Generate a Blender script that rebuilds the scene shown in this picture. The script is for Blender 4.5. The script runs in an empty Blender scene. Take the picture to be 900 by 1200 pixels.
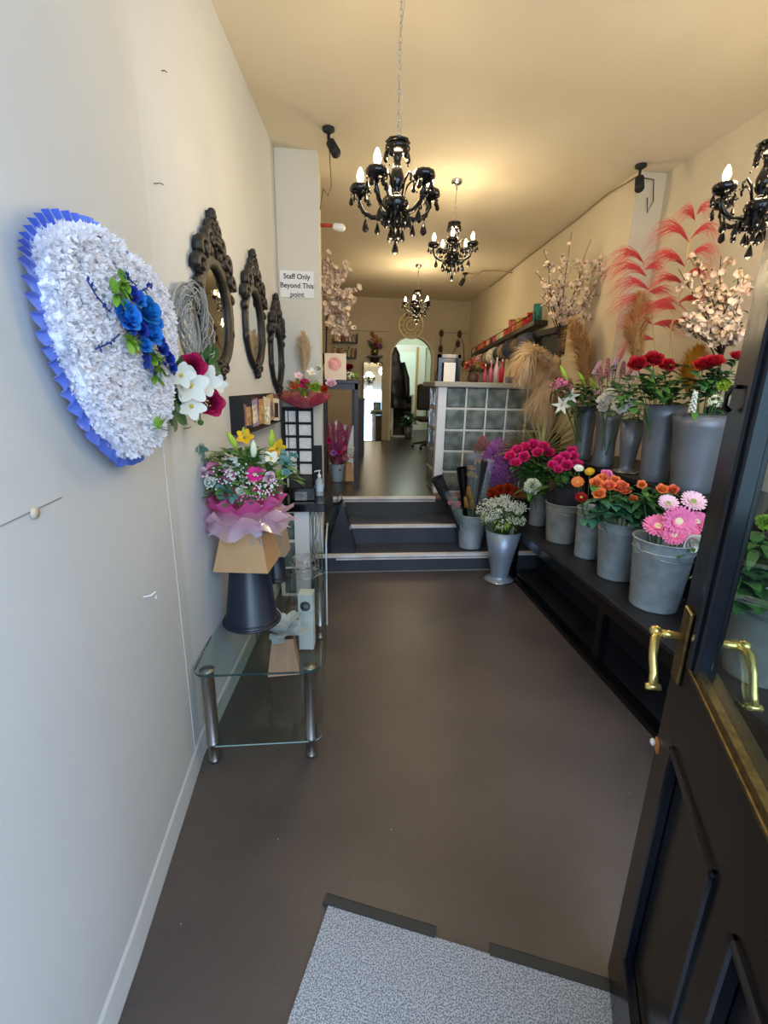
import bpy, math, random
from mathutils import Vector, Matrix, Euler
random.seed(7)
R = random.uniform
PI = math.pi
V = Vector
scene = bpy.context.scene
COL = scene.collection

# ------------------------------------------------------------------ camera
FPX = 538.0
PITCH, YAW, ROLL = math.radians(15.41), math.radians(5.92), math.radians(-1.30)
CAM = V((0, 0, 1.6))
_f = V((math.sin(YAW)*math.cos(PITCH), math.cos(YAW)*math.cos(PITCH), -math.sin(PITCH)))
_rt = V((math.cos(YAW), -math.sin(YAW), 0)); _dn = _f.cross(_rt)
_r2 = math.cos(ROLL)*_rt + math.sin(ROLL)*_dn
_d2 = -math.sin(ROLL)*_rt + math.cos(ROLL)*_dn
cd = bpy.data.cameras.new('camera'); cam = bpy.data.objects.new('camera', cd); COL.objects.link(cam)
cam.matrix_world = Matrix(((_r2.x, -_d2.x, -_f.x, 0), (_r2.y, -_d2.y, -_f.y, 0), (_r2.z, -_d2.z, -_f.z, 1.6), (0, 0, 0, 1)))
cd.sensor_fit = 'VERTICAL'; cd.sensor_height = 36.0; cd.lens = FPX/1200*36.0
cd.clip_start = 0.02; cd.clip_end = 100
scene.camera = cam

def ray(px, py): return _r2*((px-450)/FPX) + _d2*((py-600)/FPX) + _f
def at(px, py, Y=None, Z=None, X=None):
    d = ray(px, py)
    t = (Y-CAM.y)/d.y if Y is not None else (Z-CAM.z)/d.z if Z is not None else (X-CAM.x)/d.x
    return CAM + d*t
def scr_x(p):
    q = p-CAM; return q.dot(_r2)/q.dot(_f)

# ------------------------------------------------------------------ materials
def lin(c):
    if isinstance(c, str):
        c = [int(c[i:i+2], 16)/255 for i in (0, 2, 4)]
        c = [x/12.92 if x <= .04045 else ((x+.055)/1.055)**2.4 for x in c]
    return (c[0], c[1], c[2], 1)
_M = {}
def mat(name, col, rough=.5, metal=0., var=0., scale=8., bump=0., bscale=40., trans=0., coat=0., emit=0., ecol=None, alpha=1., sheen=0., sub=0., col2=None, detail=4, spec=None, ior=None):
    if name in _M: return _M[name]
    m = bpy.data.materials.new(name); m.use_nodes = True
    nt = m.node_tree; b = nt.nodes['Principled BSDF']; c = lin(col)
    b.inputs['Base Color'].default_value = c; b.inputs['Roughness'].default_value = rough
    b.inputs['Metallic'].default_value = metal; b.inputs['Transmission Weight'].default_value = trans
    b.inputs['Coat Weight'].default_value = coat; b.inputs['Alpha'].default_value = alpha
    b.inputs['Sheen Weight'].default_value = sheen
    if spec is not None: b.inputs['Specular IOR Level'].default_value = spec
    if ior: b.inputs['IOR'].default_value = ior
    if sub:
        b.inputs['Subsurface Weight'].default_value = sub; b.inputs['Subsurface Radius'].default_value = (.02, .01, .008)
    if emit:
        b.inputs['Emission Color'].default_value = lin(ecol or col); b.inputs['Emission Strength'].default_value = emit
    tc = nt.nodes.new('ShaderNodeTexCoord')
    if var or col2:
        n = nt.nodes.new('ShaderNodeTexNoise'); n.inputs['Scale'].default_value = scale; n.inputs['Detail'].default_value = detail
        nt.links.new(tc.outputs['Object'], n.inputs['Vector'])
        r = nt.nodes.new('ShaderNodeValToRGB'); r.color_ramp.elements[0].position = .32; r.color_ramp.elements[1].position = .68
        if col2: c2 = lin(col2); r.color_ramp.elements[0].color = c; r.color_ramp.elements[1].color = c2
        else:
            r.color_ramp.elements[0].color = tuple(x*(1-var) for x in c[:3])+(1,)
            r.color_ramp.elements[1].color = tuple(min(1, x*(1+var)) for x in c[:3])+(1,)
        nt.links.new(n.outputs['Fac'], r.inputs['Fac']); nt.links.new(r.outputs['Color'], b.inputs['Base Color'])
    if bump:
        n = nt.nodes.new('ShaderNodeTexNoise'); n.inputs['Scale'].default_value = bscale; n.inputs['Detail'].default_value = 5
        nt.links.new(tc.outputs['Object'], n.inputs['Vector'])
        bp = nt.nodes.new('ShaderNodeBump'); bp.inputs['Strength'].default_value = bump; bp.inputs['Distance'].default_value = .01
        nt.links.new(n.outputs['Fac'], bp.inputs['Height']); nt.links.new(bp.outputs['Normal'], b.inputs['Normal'])
    if emit: m.cycles.emission_sampling = 'NONE'
    _M[name] = m
    return m
def glassmat(name, tint, fres=1.45, rough=.02):
    m = bpy.data.materials.new(name); m.use_nodes = True; nt = m.node_tree; nt.nodes.clear()
    o = nt.nodes.new('ShaderNodeOutputMaterial'); t = nt.nodes.new('ShaderNodeBsdfTransparent'); g = nt.nodes.new('ShaderNodeBsdfGlossy')
    t.inputs['Color'].default_value = lin(tint); g.inputs['Roughness'].default_value = rough
    lw = nt.nodes.new('ShaderNodeLayerWeight'); lw.inputs['Blend'].default_value = .5
    pw = nt.nodes.new('ShaderNodeMath'); pw.operation = 'POWER'; pw.inputs[1].default_value = 5
    f = nt.nodes.new('ShaderNodeMath'); f.operation = 'MULTIPLY_ADD'; f.inputs[1].default_value = .75; f.inputs[2].default_value = .035
    nt.links.new(lw.outputs['Facing'], pw.inputs[0]); nt.links.new(pw.outputs[0], f.inputs[0])
    mx = nt.nodes.new('ShaderNodeMixShader')
    nt.links.new(f.outputs[0], mx.inputs[0]); nt.links.new(t.outputs[0], mx.inputs[1]); nt.links.new(g.outputs[0], mx.inputs[2]); nt.links.new(mx.outputs[0], o.inputs[0])
    _M[name] = m; return m
def tissue(name, col, tr=.4, alpha=1.):
    # thin crumpled paper or film that lets light through
    m = bpy.data.materials.new(name); m.use_nodes = True; nt = m.node_tree; nt.nodes.clear()
    o = nt.nodes.new('ShaderNodeOutputMaterial'); d = nt.nodes.new('ShaderNodeBsdfDiffuse'); t = nt.nodes.new('ShaderNodeBsdfTranslucent')
    d.inputs['Color'].default_value = lin(col); t.inputs['Color'].default_value = lin(col)
    mx = nt.nodes.new('ShaderNodeMixShader'); mx.inputs[0].default_value = tr
    nt.links.new(d.outputs[0], mx.inputs[1]); nt.links.new(t.outputs[0], mx.inputs[2]); last = mx
    if alpha < 1:
        tp = nt.nodes.new('ShaderNodeBsdfTransparent'); g = nt.nodes.new('ShaderNodeBsdfGlossy'); g.inputs['Roughness'].default_value = .15
        m1 = nt.nodes.new('ShaderNodeMixShader'); m1.inputs[0].default_value = .2
        nt.links.new(mx.outputs[0], m1.inputs[1]); nt.links.new(g.outputs[0], m1.inputs[2])
        m2 = nt.nodes.new('ShaderNodeMixShader'); m2.inputs[0].default_value = alpha
        nt.links.new(tp.outputs[0], m2.inputs[1]); nt.links.new(m1.outputs[0], m2.inputs[2]); last = m2
    nt.links.new(last.outputs[0], o.inputs[0]); _M[name] = m; return m

def petal(name, c1, c2=None, sub=.0): return mat(name, c1, rough=.55, col2=c2 or c1, scale=30, sub=sub, spec=.3)

# ------------------------------------------------------------------ mesh builder
class MB:
    def __init__(s, M=None): s.v = []; s.f = []; s.m = []; s.sm = []; s.M = M; s.mi = 0
    def add(s, vs, fs, smooth=False, M=None):
        o = len(s.v)
        for p in vs:
            p = V(p)
            if M is not None: p = M @ p
            if s.M is not None: p = s.M @ p
            s.v.append(p)
        for f in fs: s.f.append([i+o for i in f]); s.m.append(s.mi); s.sm.append(smooth)
        return s
    def box(s, lo, hi, M=None, bev=0):
        x0, y0, z0 = lo; x1, y1, z1 = hi
        if bev:
            b = bev; vs = []
            for z in (z0, z0+b, z1-b, z1):
                i = b if z in (z0, z1) else 0
                for (x, y) in ((x0+b, y0+i), (x1-b, y0+i), (x1-i, y0+b), (x1-i, y1-b), (x1-b, y1-i), (x0+b, y1-i), (x0+i, y1-b), (x0+i, y0+b)): vs.append((x, y, z))
            fs = [[7-i for i in range(8)], [24+i for i in range(8)]]
            for k in range(3):
                for i in range(8): j = (i+1) % 8; fs.append([k*8+i, k*8+j, k*8+8+j, k*8+8+i])
            return s.add(vs, fs, False, M)
        vs = [(x, y, z) for z in (z0, z1) for y in (y0, y1) for x in (x0, x1)]
        return s.add(vs, [(0, 2, 3, 1), (4, 5, 7, 6), (0, 1, 5, 4), (1, 3, 7, 5), (3, 2, 6, 7), (2, 0, 4, 6)], False, M)
    def lathe(s, prof, n=24, M=None, smooth=True, scallop=0, k=0, sy=1., cap=False):
        vs = []
        for (r, z) in prof:
            for i in range(n):
                a = 2*PI*i/n; q = r*(1+scallop*math.cos(k*a))
                vs.append((q*math.cos(a), q*math.sin(a)*sy, z))
        fs = []
        for j in range(len(prof)-1):
            for i in range(n): i2 = (i+1) % n; fs.append((j*n+i, j*n+i2, (j+1)*n+i2, (j+1)*n+i))
        if cap: fs.append(list(range(n))[::-1]); fs.append([(len(prof)-1)*n+i for i in range(n)])
        return s.add(vs, fs, smooth, M)
    def tube(s, pts, r, n=6, M=None, smooth=True, taper=None):
        pts = [V(p) for p in pts]; vs = []; fs = []; L = len(pts)
        ref = V((0, 0, 1))
        for i, p in enumerate(pts):
            d = (pts[min(i+1, L-1)]-pts[max(i-1, 0)])
            if d.length < 1e-9: d = V((0, 0, 1))
            d.normalize()
            a = d.cross(ref if abs(d.dot(ref)) < .95 else V((1, 0, 0))).normalized(); b = d.cross(a)
            rr = (r[i] if isinstance(r, (list, tuple)) else r*(1+(taper-1)*i/(L-1) if taper is not None else 1))
            for k in range(n): t = 2*PI*k/n; vs.append(p+a*math.cos(t)*rr+b*math.sin(t)*rr)
        for i in range(L-1):
            for k in range(n): k2 = (k+1) % n; fs.append((i*n+k, i*n+k2, (i+1)*n+k2, (i+1)*n+k))
        fs.append(list(range(n))[::-1]); fs.append([(L-1)*n+k for k in range(n)])
        return s.add(vs, fs, smooth, M)
    def cyl(s, a, b, r, r2=None, n=16, smooth=True): return s.tube([a, b], [r, r if r2 is None else r2], n, None, smooth)
    def ball(s, c, r, n=8, m=6, M=None):
        rx, ry, rz = (r, r, r) if not isinstance(r, tuple) else r
        c = V(c); vs = [c+V((0, 0, -rz))]
        for j in range(1, m):
            t = -PI/2+PI*j/m
            for i in range(n): a = 2*PI*i/n; vs.append(c+V((rx*math.cos(t)*math.cos(a), ry*math.cos(t)*math.sin(a), rz*math.sin(t))))
        vs.append(c+V((0, 0, rz))); fs = []
        for i in range(n): fs.append((0, 1+(i+1) % n, 1+i)); fs.append((len(vs)-1, 1+(m-2)*n+i, 1+(m-2)*n+(i+1) % n))
        for j in range(m-2):
            for i in range(n): i2 = (i+1) % n; fs.append((1+j*n+i, 1+j*n+i2, 1+(j+1)*n+i2, 1+(j+1)*n+i))
        return s.add(vs, fs, True, M)
    def grid(s, fn, nu, nv, smooth=True, M=None, closed=False):
        vs = [fn(i/nu, j/nv) for j in range(nv+1) for i in range(nu if closed else nu+1)]; w = nu if closed else nu+1
        fs = [(j*w+i, j*w+(i+1) % w, (j+1)*w+(i+1) % w, (j+1)*w+i) for j in range(nv) for i in range(nu)]
        return s.add(vs, fs, smooth, M)
    def prism(s, poly, y0, y1, M=None):
        # poly in x,z ; extruded along y
        n = len(poly); vs = [(x, y0, z) for x, z in poly]+[(x, y1, z) for x, z in poly]
        fs = [list(range(n)), list(range(n, 2*n))[::-1]]+[(i, i+n, (i+1) % n+n, (i+1) % n) for i in range(n)]
        return s.add(vs, fs, False, M)
    def mesh(s, name, mats):
        me = bpy.data.meshes.new(name); me.from_pydata([tuple(p) for p in s.v], [], s.f)
        for m in (mats if isinstance(mats, (list, tuple)) else [mats]): me.materials.append(m)
        me.polygons.foreach_set('material_index', s.m); me.polygons.foreach_set('use_smooth', s.sm); me.update()
        return me
    def build(s, name, mats, parent=None, loc=(0, 0, 0)): return link(name, s.mesh(name, mats), parent, loc)

def link(name, me, parent=None, loc=(0, 0, 0), M=None):
    o = bpy.data.objects.new(name, me); COL.objects.link(o); o.location = loc
    if M is not None: o.matrix_local = M
    if parent is not None: o.parent = parent
    return o
def tag(o, label=None, cat=None, group=None, kind=None):
    if label: o['label'] = label
    if cat: o['category'] = cat
    if group: o['group'] = group
    if kind: o['kind'] = kind
    return o
def thing(name, label, cat, loc=(0, 0, 0), rz=0, group=None):
    o = bpy.data.objects.new(name, None); COL.objects.link(o); o.empty_display_size = .1
    o.location = loc; o.rotation_euler = (0, 0, rz)
    return tag(o, label, cat, group)
def struct(name, mb, m): return tag(mb.build(name, m), kind='structure')
def copy_tree(o, parent=None):
    c = o.copy(); COL.objects.link(c)
    if parent is not None: c.parent = parent
    for ch in list(o.children): copy_tree(ch, c)
    return c
def aim(d, spin=0., p=(0, 0, 0), s=1.):
    q = V(d).normalized().to_track_quat('Z', 'Y').to_matrix().to_4x4()
    return Matrix.Translation(V(p)) @ q @ Matrix.Rotation(spin, 4, 'Z') @ Matrix.Scale(s, 4)
def torus(mb, R0, r, n=32, m=8, M=None, sy=1.):
    mb.grid(lambda u, v: (math.cos(2*PI*u)*(R0+r*math.cos(2*PI*v)), sy*math.sin(2*PI*u)*(R0+r*math.cos(2*PI*v)), r*math.sin(2*PI*v)), n, m, True, M, True)

# ------------------------------------------------------------------ palette
def wallmat(name, c, rough=.75, bump=.06, c2=None):
    return mat(name, c, rough=rough, col2=c2 or c, scale=1.3, bump=bump, bscale=30, spec=.3)
WALL = wallmat('painted_wall_white', 'd9d9d6', c2='cfd0ce')
WALLC = wallmat('painted_wall_cream', 'd8ccb2', c2='cfc2a6')
WALLB = wallmat('painted_boarding_beige', 'bfb093', c2='b3a485')
CEIL = wallmat('ceiling_paint', 'e6dbc2', c2='ded1b5')
BLK = mat('black_satin_paint', '0a0a0d', rough=.24, var=.25, bump=.1, bscale=25)
BLKG = mat('black_gloss', '0b0b0d', rough=.12, bump=.05, bscale=12)
BLKM = mat('black_matte', '17171a', rough=.7)
NAVY = mat('dark_navy_plastic', '1c2433', rough=.32)
STEEL = mat('brushed_steel', 'b5b0aa', rough=.3, metal=1, bump=.1, bscale=90)
CHROME = mat('chrome', 'd8d8d8', rough=.12, metal=1)
ZINC = mat('galvanised_zinc', 'bcc8cc', rough=.42, metal=.35, col2='98a4a8', scale=14, bump=.1, bscale=30)
ZINC2 = mat('weathered_zinc', 'b0b2aa', rough=.5, metal=.35, col2='8f928a', scale=9, bump=.15, bscale=20)
ZINCB = mat('blue_grey_zinc', 'c0ced4', rough=.4, metal=.3, col2='a3b2ba', scale=9, bump=.1, bscale=20)
GREYV = mat('matte_grey_plastic', '6d7278', rough=.4, metal=.3, var=.06)
BRASS = mat('polished_brass', 'e2c878', rough=.22, metal=.85)
BRASSA = mat('aged_brass', '8a7446', rough=.35, metal=.8, col2='5f4f30', scale=60)
KRAFT = mat('kraft_card', 'c49a6c', rough=.8, var=.04)
KRAFTP = mat('pinkish_kraft_card', 'cf9f80', rough=.8, var=.04)
WHITE = mat('white_gloss_paint', 'e4e6e4', rough=.35)
PAPER = mat('white_paper', 'efeeea', rough=.8)
GLASS = glassmat('clear_table_glass', 'f5faf8')
GLASSE = mat('glass_edge', '2c4a48', rough=.1, trans=.3)
MIRROR = mat('mirror_silver', 'e8ecea', rough=.02, metal=1)
LEAF = mat('leaf_green', '2f5a26', rough=.5, col2='4c7d37', scale=20)
LEAFD = mat('leaf_dark', '24482a', rough=.45, col2='3a6a36', scale=20)
LEAFL = mat('leaf_lime', '93b83f', rough=.5, col2='6d9a34', scale=20)
EUC = mat('eucalyptus_leaf', '4d7d70', rough=.6, col2='6f9a8c', scale=20)
STEM = mat('stem_green', '47702f', rough=.6)
BARK = mat('branch_brown', '3c2418', rough=.8, bump=.3)
BLKC = mat('black_crystal', '0c0a0a', rough=.14, spec=.45)
BULB = mat('lit_candle_bulb', 'ffe9bd', rough=.2, emit=14, ecol='ffe0a0')
SILV = mat('silver_wire', 'c9c9cc', rough=.3, metal=.9)

# floor
def floor_mat():
    m = bpy.data.materials.new('vinyl_floor'); m.use_nodes = True; nt = m.node_tree; b = nt.nodes['Principled BSDF']
    tc = nt.nodes.new('ShaderNodeTexCoord')
    n = nt.nodes.new('ShaderNodeTexNoise'); n.inputs['Scale'].default_value = 1.6; n.inputs['Detail'].default_value = 6
    r = nt.nodes.new('ShaderNodeValToRGB'); r.color_ramp.elements[0].color = lin('453e3c'); r.color_ramp.elements[1].color = lin('5d534c')
    r.color_ramp.elements[0].position = .3; r.color_ramp.elements[1].position = .7
    n2 = nt.nodes.new('ShaderNodeTexNoise'); n2.inputs['Scale'].default_value = 160; n2.inputs['Detail'].default_value = 3
    mx = nt.nodes.new('ShaderNodeMix'); mx.data_type = 'RGBA'; mx.blend_type = 'OVERLAY'; mx.inputs[0].default_value = .35
    vo = nt.nodes.new('ShaderNodeTexVoronoi'); vo.inputs['Scale'].default_value = 7
    lt = nt.nodes.new('ShaderNodeMath'); lt.operation = 'LESS_THAN'; lt.inputs[1].default_value = .018
    m2 = nt.nodes.new('ShaderNodeMix'); m2.data_type = 'RGBA'; m2.inputs[7].default_value = lin('a8a39e')
    for x in (n, n2, vo): nt.links.new(tc.outputs['Object'], x.inputs['Vector'])
    nt.links.new(n.outputs['Fac'], r.inputs[0]); nt.links.new(r.outputs[0], mx.inputs[6]); nt.links.new(n2.outputs['Color'], mx.inputs[7])
    nt.links.new(vo.outputs['Distance'], lt.inputs[0]); nt.links.new(lt.outputs[0], m2.inputs[0]); nt.links.new(mx.outputs[2], m2.inputs[6])
    nt.links.new(m2.outputs[2], b.inputs['Base Color'])
    rr = nt.nodes.new('ShaderNodeMapRange'); rr.inputs[3].default_value = .3; rr.inputs[4].default_value = .5
    nt.links.new(n.outputs['Fac'], rr.inputs[0]); nt.links.new(rr.outputs[0], b.inputs['Roughness'])
    bp = nt.nodes.new('ShaderNodeBump'); bp.inputs['Strength'].default_value = .15; bp.inputs['Distance'].default_value = .002
    nt.links.new(n2.outputs['Fac'], bp.inputs['Height']); nt.links.new(bp.outputs[0], b.inputs['Normal'])
    return m
FLOOR = floor_mat()

# ================================================================== SETTING
CZ = 3.2; UF = .52; YB = 9.43
STEPM = mat('slate_step_vinyl', '3b3f47', rough=.42, var=.2, scale=4, bump=.1)
mb = MB(); mb.box((-1.2, -1.2, -.1), (3.2, 3.8, 0)); struct('floor', mb, FLOOR)
mb = MB(); mb.box((-.75, 3.79, 0), (2.6, 4.10, .16)); o = struct('floor_step_lower', mb, STEPM)
mb = MB(); mb.box((-.75, 4.09, 0), (2.6, 4.46, .335)); struct('floor_step_middle', mb, STEPM)
mb = MB(); mb.box((-.75, 4.45, 0), (2.8, 12.3, UF)); struct('floor_upper', mb, mat('upper_floor', '3a3733', rough=.3, var=.15, scale=2))
NOSE = mat('worn_white_nosing', 'ecebe7', rough=.45, col2='cfc3ba', scale=5, detail=8)
for i, (y, z, x0, x1) in enumerate(((3.785, .16, -.2, 2.2), (4.085, .335, -.05, 2.2), (4.445, .52, -.05, .98))):
    mb = MB(); mb.box((x0, y-.012, z-.02), (x1, y+.035, z+.004)); struct('trim_%d' % (i+1), mb, NOSE)
mb = MB(); mb.box((.98, 4.42, .505), (2.2, 4.6, .525)); struct('trim_4', mb, mat('bare_step_wood', '7a5b47', rough=.7, var=.3, scale=12))
mb = MB(); mb.box((-.05, 4.437, .476), (.98, 4.452, .488)); struct('trim_5', mb, NOSE)
mb = MB(); mb.box((-.02, 3.776, .118), (1.35, 3.79, .13)); struct('trim_6', mb, NOSE)
mb = MB(); mb.box((-.14, 3.78, 0), (1.5, 3.79, .006)); struct('trim_7', mb, mat('pale_sealant', '8b8a88', rough=.6))

# left wall : gently bent, with a board joint at the bend
LW = [(-.57, -.4), (-.58, 1.0), (-.605, 1.75), (-.443, 3.86)]
WA = V((-.605, 1.75, 0)); WD = (V((-.443, 3.86, 0))-WA).normalized(); WN = V((WD.y, -WD.x, 0))
mb = MB()
pts = LW+[(-.8, 3.86), (-.8, -.4)]
n = len(pts)
mb.add([(x, y, 0) for x, y in pts]+[(x, y, CZ) for x, y in pts], [(i, (i+1) % n, (i+1) % n+n, i+n) for i in range(n)])
struct('wall_left', mb, WALL)
mb = MB()
for (x0, y0), (x1, y1) in zip(LW[:-1], LW[1:]):
    t = .008
    mb.add([(x0, y0, 0), (x0+t, y0, 0), (x0+t*.6, y0, .1), (x0, y0, .115), (x1, y1, 0), (x1+t, y1, 0), (x1+t*.6, y1, .1), (x1, y1, .115)],
           [(0, 4, 5, 1), (1, 5, 6, 2), (2, 6, 7, 3), (0, 1, 2, 3), (4, 7, 6, 5)])
struct('baseboard_left', mb, wallmat('baseboard_paint', 'dadbd8'))
mb = MB(); mb.box((-.611, 1.655, .115), (-.6003, 1.6575, 1.5)); struct('trim_8', mb, WHITE)
# crack along the plasterboard
mb = MB(); mb.tube([(-.5745, .55, 1.345), (-.5765, .78, 1.352), (-.5785, 1.0, 1.358)], .0012, 4); struct('trim_9', mb, mat('crack_grey', '9a9ea3'))
# pillar
mb = MB(); mb.box((-.8, 3.86, 0), (-.13, 4.3, CZ)); struct('wall_pillar', mb, WALLC if False else wallmat('pillar_paint', 'd6d2c4'))
mb = MB(); mb.box((-.447, 3.853, .16), (-.441, 3.86, CZ)); struct('trim_10', mb, mat('gap_grey', '8d877a'))
mb = MB(); mb.box((-.7, 4.3, UF), (-.6, YB, CZ)); struct('wall_left_rear', mb, WALLB)
# right wall with a projecting chimney section
RW = [(2.5, -.4), (2.5, 3.82), (2.27, 3.82), (2.27, 4.1), (2.58, YB)]
pts = RW+[(2.9, YB), (2.9, -.4)]; n = len(pts)
mb = MB(); mb.add([(x, y, 0) for x, y in pts]+[(x, y, CZ) for x, y in pts], [(i, i+n, (i+1) % n+n, (i+1) % n) for i in range(n)])
struct('wall_right', mb, WALLC)
def rwx(Y): return 2.27+max(0, Y-4.1)*(.31/(YB-4.1))
mb = MB(); mb.box((-.9, -.4, CZ), (3, 12.3, CZ+.1)); struct('ceiling', mb, CEIL)
# back wall with arch
ax0, ax1, az, r = 1.06, 1.87, 1.98+.14, .405
arch = [(ax0, UF)]+[((ax0+ax1)/2-r*math.cos(PI*i/20), az+r*math.sin(PI*i/20)) for i in range(21)]+[(ax1, UF)]
mb = MB()
outer = [(-.7, UF), (-.7, CZ)]; ys = (YB, YB+.14)
for k, y in enumerate(ys):
    pass
def ringwall(mb, y0, y1):
    # left, right blocks and fan above
    mb.box((-.7, y0, UF), (ax0, y1, CZ)); mb.box((ax1, y0, UF), (2.7, y1, CZ))
    pts = arch[1:-1]
    for (xa, za), (xb, zb) in zip(pts[:-1], pts[1:]):
        mb.add([(xa, y0, za), (xb, y0, zb), (xb, y0, CZ), (xa, y0, CZ), (xa, y1, za), (xb, y1, zb), (xb, y1, CZ), (xa, y1, CZ)],
               [(0, 1, 2, 3), (4, 7, 6, 5), (0, 4, 5, 1)])
ringwall(mb, *ys); struct('wall_back', mb, WALLB)
DK = mat('board_gap', '857a62', rough=.8)
k = 11
for a, b in (((-.4, 2.6), (1.0, 2.6)), ((1.95, 2.62), (2.58, 2.62)), ((1.95, 2.1), (2.58, 2.1))):
    mb = MB(); mb.box((a[0], YB-.008, a[1]-.006), (b[0], YB, a[1]+.006)); struct('trim_%d' % k, mb, DK); k += 1
for x in (.98, 1.95):
    mb = MB(); mb.box((x-.02, YB-.015, UF), (x+.02, YB, CZ if x > 1.5 else 2.6)); struct('trim_%d' % k, mb, WALLB); k += 1
# arch lining
mb = MB()
pts = arch
for (xa, za), (xb, zb) in zip(pts[:-1], pts[1:]):
    d = V((xb-xa, 0, zb-za)).normalized(); nn = V((-d.z, 0, d.x))*.035
    mb.add([(xa, YB-.02, za), (xb, YB-.02, zb), (xb+nn.x, YB-.02, zb+nn.z), (xa+nn.x, YB-.02, za+nn.z)], [(0, 1, 2, 3)])
struct('trim_%d' % k, mb, wallmat('arch_trim', 'cfc3a5')); k += 1
# room beyond the arch
GRN = wallmat('rear_room_paint', 'cfd8c8')
mb = MB(); mb.box((.3, 11.9, UF), (2.9, 12.0, CZ)); mb.box((.2, YB+.14, UF), (.3, 12, CZ)); mb.box((2.8, YB+.14, UF), (2.9, 12, CZ)); struct('wall_rear_room', mb, GRN)
t = thing('glazed_door', 'white glazed door with gold frame seen through the arch', 'door', (1.72, 11.85, UF))
t.name = 'door_1'; t['kind'] = 'structure'; del t['label']; del t['category']
mb = MB(); mb.box((-.45, -.05, 0), (.45, 0, 2.0)); mb.box((-.5, -.04, 2.0), (.5, 0, 2.05)); mb.build('door_panel', WHITE, t)
mb = MB(); mb.box((-.36, -.06, .85), (.2, -.05, 1.88)); mb.build('door_glass', mat('glowing_frosted_pane', 'dfeee6', rough=.3, emit=.12), t)  # pane given a faint glow of its own; no lamp in it
mb = MB(); mb.box((.22, -.08, .2), (.27, -.05, 2.0)); mb.box((-.42, -.08, .2), (-.37, -.05, 2.0)); mb.build('door_frame', mat('gilt_wood', 'b89b55', rough=.5), t)

# ================================================================== LEFT WALL THINGS
def wl(u, n, z): return WA+WD*u+WN*n+V((0, 0, z))          # point on the angled part of the left wall
WR = math.atan2(WD.y, WD.x)
WM = Matrix(((WD.x, 0, WN.x, 0), (WD.y, 0, WN.y, 0), (0, 1, 0, 0), (0, 0, 0, 1)))  # local x along wall, y up, z out of the wall

FRAME = mat('black_carved_frame', '1b1714', rough=.48, bump=.3, bscale=40, var=.3)
def wall_mirror(u, z, name_label, W=.43, H=.72):
    root = thing('wall_mirror', name_label, 'mirror', wl(u, 0, z)); root.rotation_euler = WM.to_euler(); root.scale = (1, .78, 1)
    a, b = W/2, H*.40
    mb = MB()
    def ring(uu, vv):
        th = 2*PI*uu; ph = 2*PI*vv
        w = .043+.008*math.sin(th); 
        cx, cy = math.cos(th), math.sin(th)
        k = w*math.cos(ph)
        return ((a-.02+k*.9)*cx, (b-.0+k)*cy-.05, .014+.016*math.sin(ph))
    mb.grid(ring, 48, 10, True, None, True); mb.build('frame', FRAME, root)
    mb = MB()
    # carved crest: scrolls rising to a point, and a foot rosette
    def scroll(p, rr, turns=1.4, rad=.02, sgn=1, a0=0):
        pts = [V((p[0]+sgn*rr*(1-t*.8)*math.cos(a0+turns*2*PI*t), p[1]+rr*(1-t*.8)*math.sin(a0+turns*2*PI*t), (.022+.014*t))) for t in [i/16 for i in range(17)]]
        mb.tube(pts, [rad*(1-.4*i/16) for i in range(17)], 6)
    for s in (-1, 1):
        scroll((s*.07, b+.035), .05, 1.3, .022, s, -1.2); scroll((s*.15, b-.035), .055, 1.2, .024, s, -.8)
        scroll((s*.20, b-.13), .05, 1.1, .024, s, -.6); scroll((s*.035, b+.10), .04, 1.2, .018, s, -1.)
        for i in range(5):
            th = .35+i*.24; mb.ball((s*(a+.02)*math.cos(th), (b+.03)*math.sin(th)-.04, .02), (.036, .036, .018))
        mb.ball((s*(a-.01), -.28*b-.05, .015), (.03, .05, .018))
        scroll((s*.04, -b-.06), .035, 1.2, .016, s, 1.)
    for i in range(6): mb.ball((.012*math.sin(i*2.2), b+.03+i*.026, .025), (.055-.007*i, .024, .024))
    mb.ball((0, b+.185, .024), (.022, .024, .018))
    for i in range(4): mb.ball((0, -b-.05-i*.022, .02), (.045-.01*i, .022, .022))
    mb.tube([((a+.005)*math.cos(t), (b+.012)*math.sin(t)-.045, .016) for t in [2*PI*i/48 for i in range(49)]], .014, 6)
    mb.tube([(0, -b-.14, .016), (0, -b-.03, .016)], .014, 6); mb.tube([(0, b-.05, .018), (0, b+.19, .018)], .02, 6)
    mb.build('carved_crest', FRAME, root)
    mb = MB(); mb.grid(lambda uu, vv: ((a-.02)*vv*math.cos(2*PI*uu), b*vv*math.sin(2*PI*uu)-.05, .008), 40, 3, False, None, True)
    mb.build('mirror_glass', MIRROR, root)
    return root
wall_mirror(.57, 1.935, 'largest-looking black carved oval mirror, nearest the white heart tribute')
wall_mirror(1.27, 1.957, 'middle black carved oval mirror of the three on the left wall')
wall_mirror(1.90, 1.835, 'small-looking black carved oval mirror farthest from the door, next to pillar')

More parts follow.
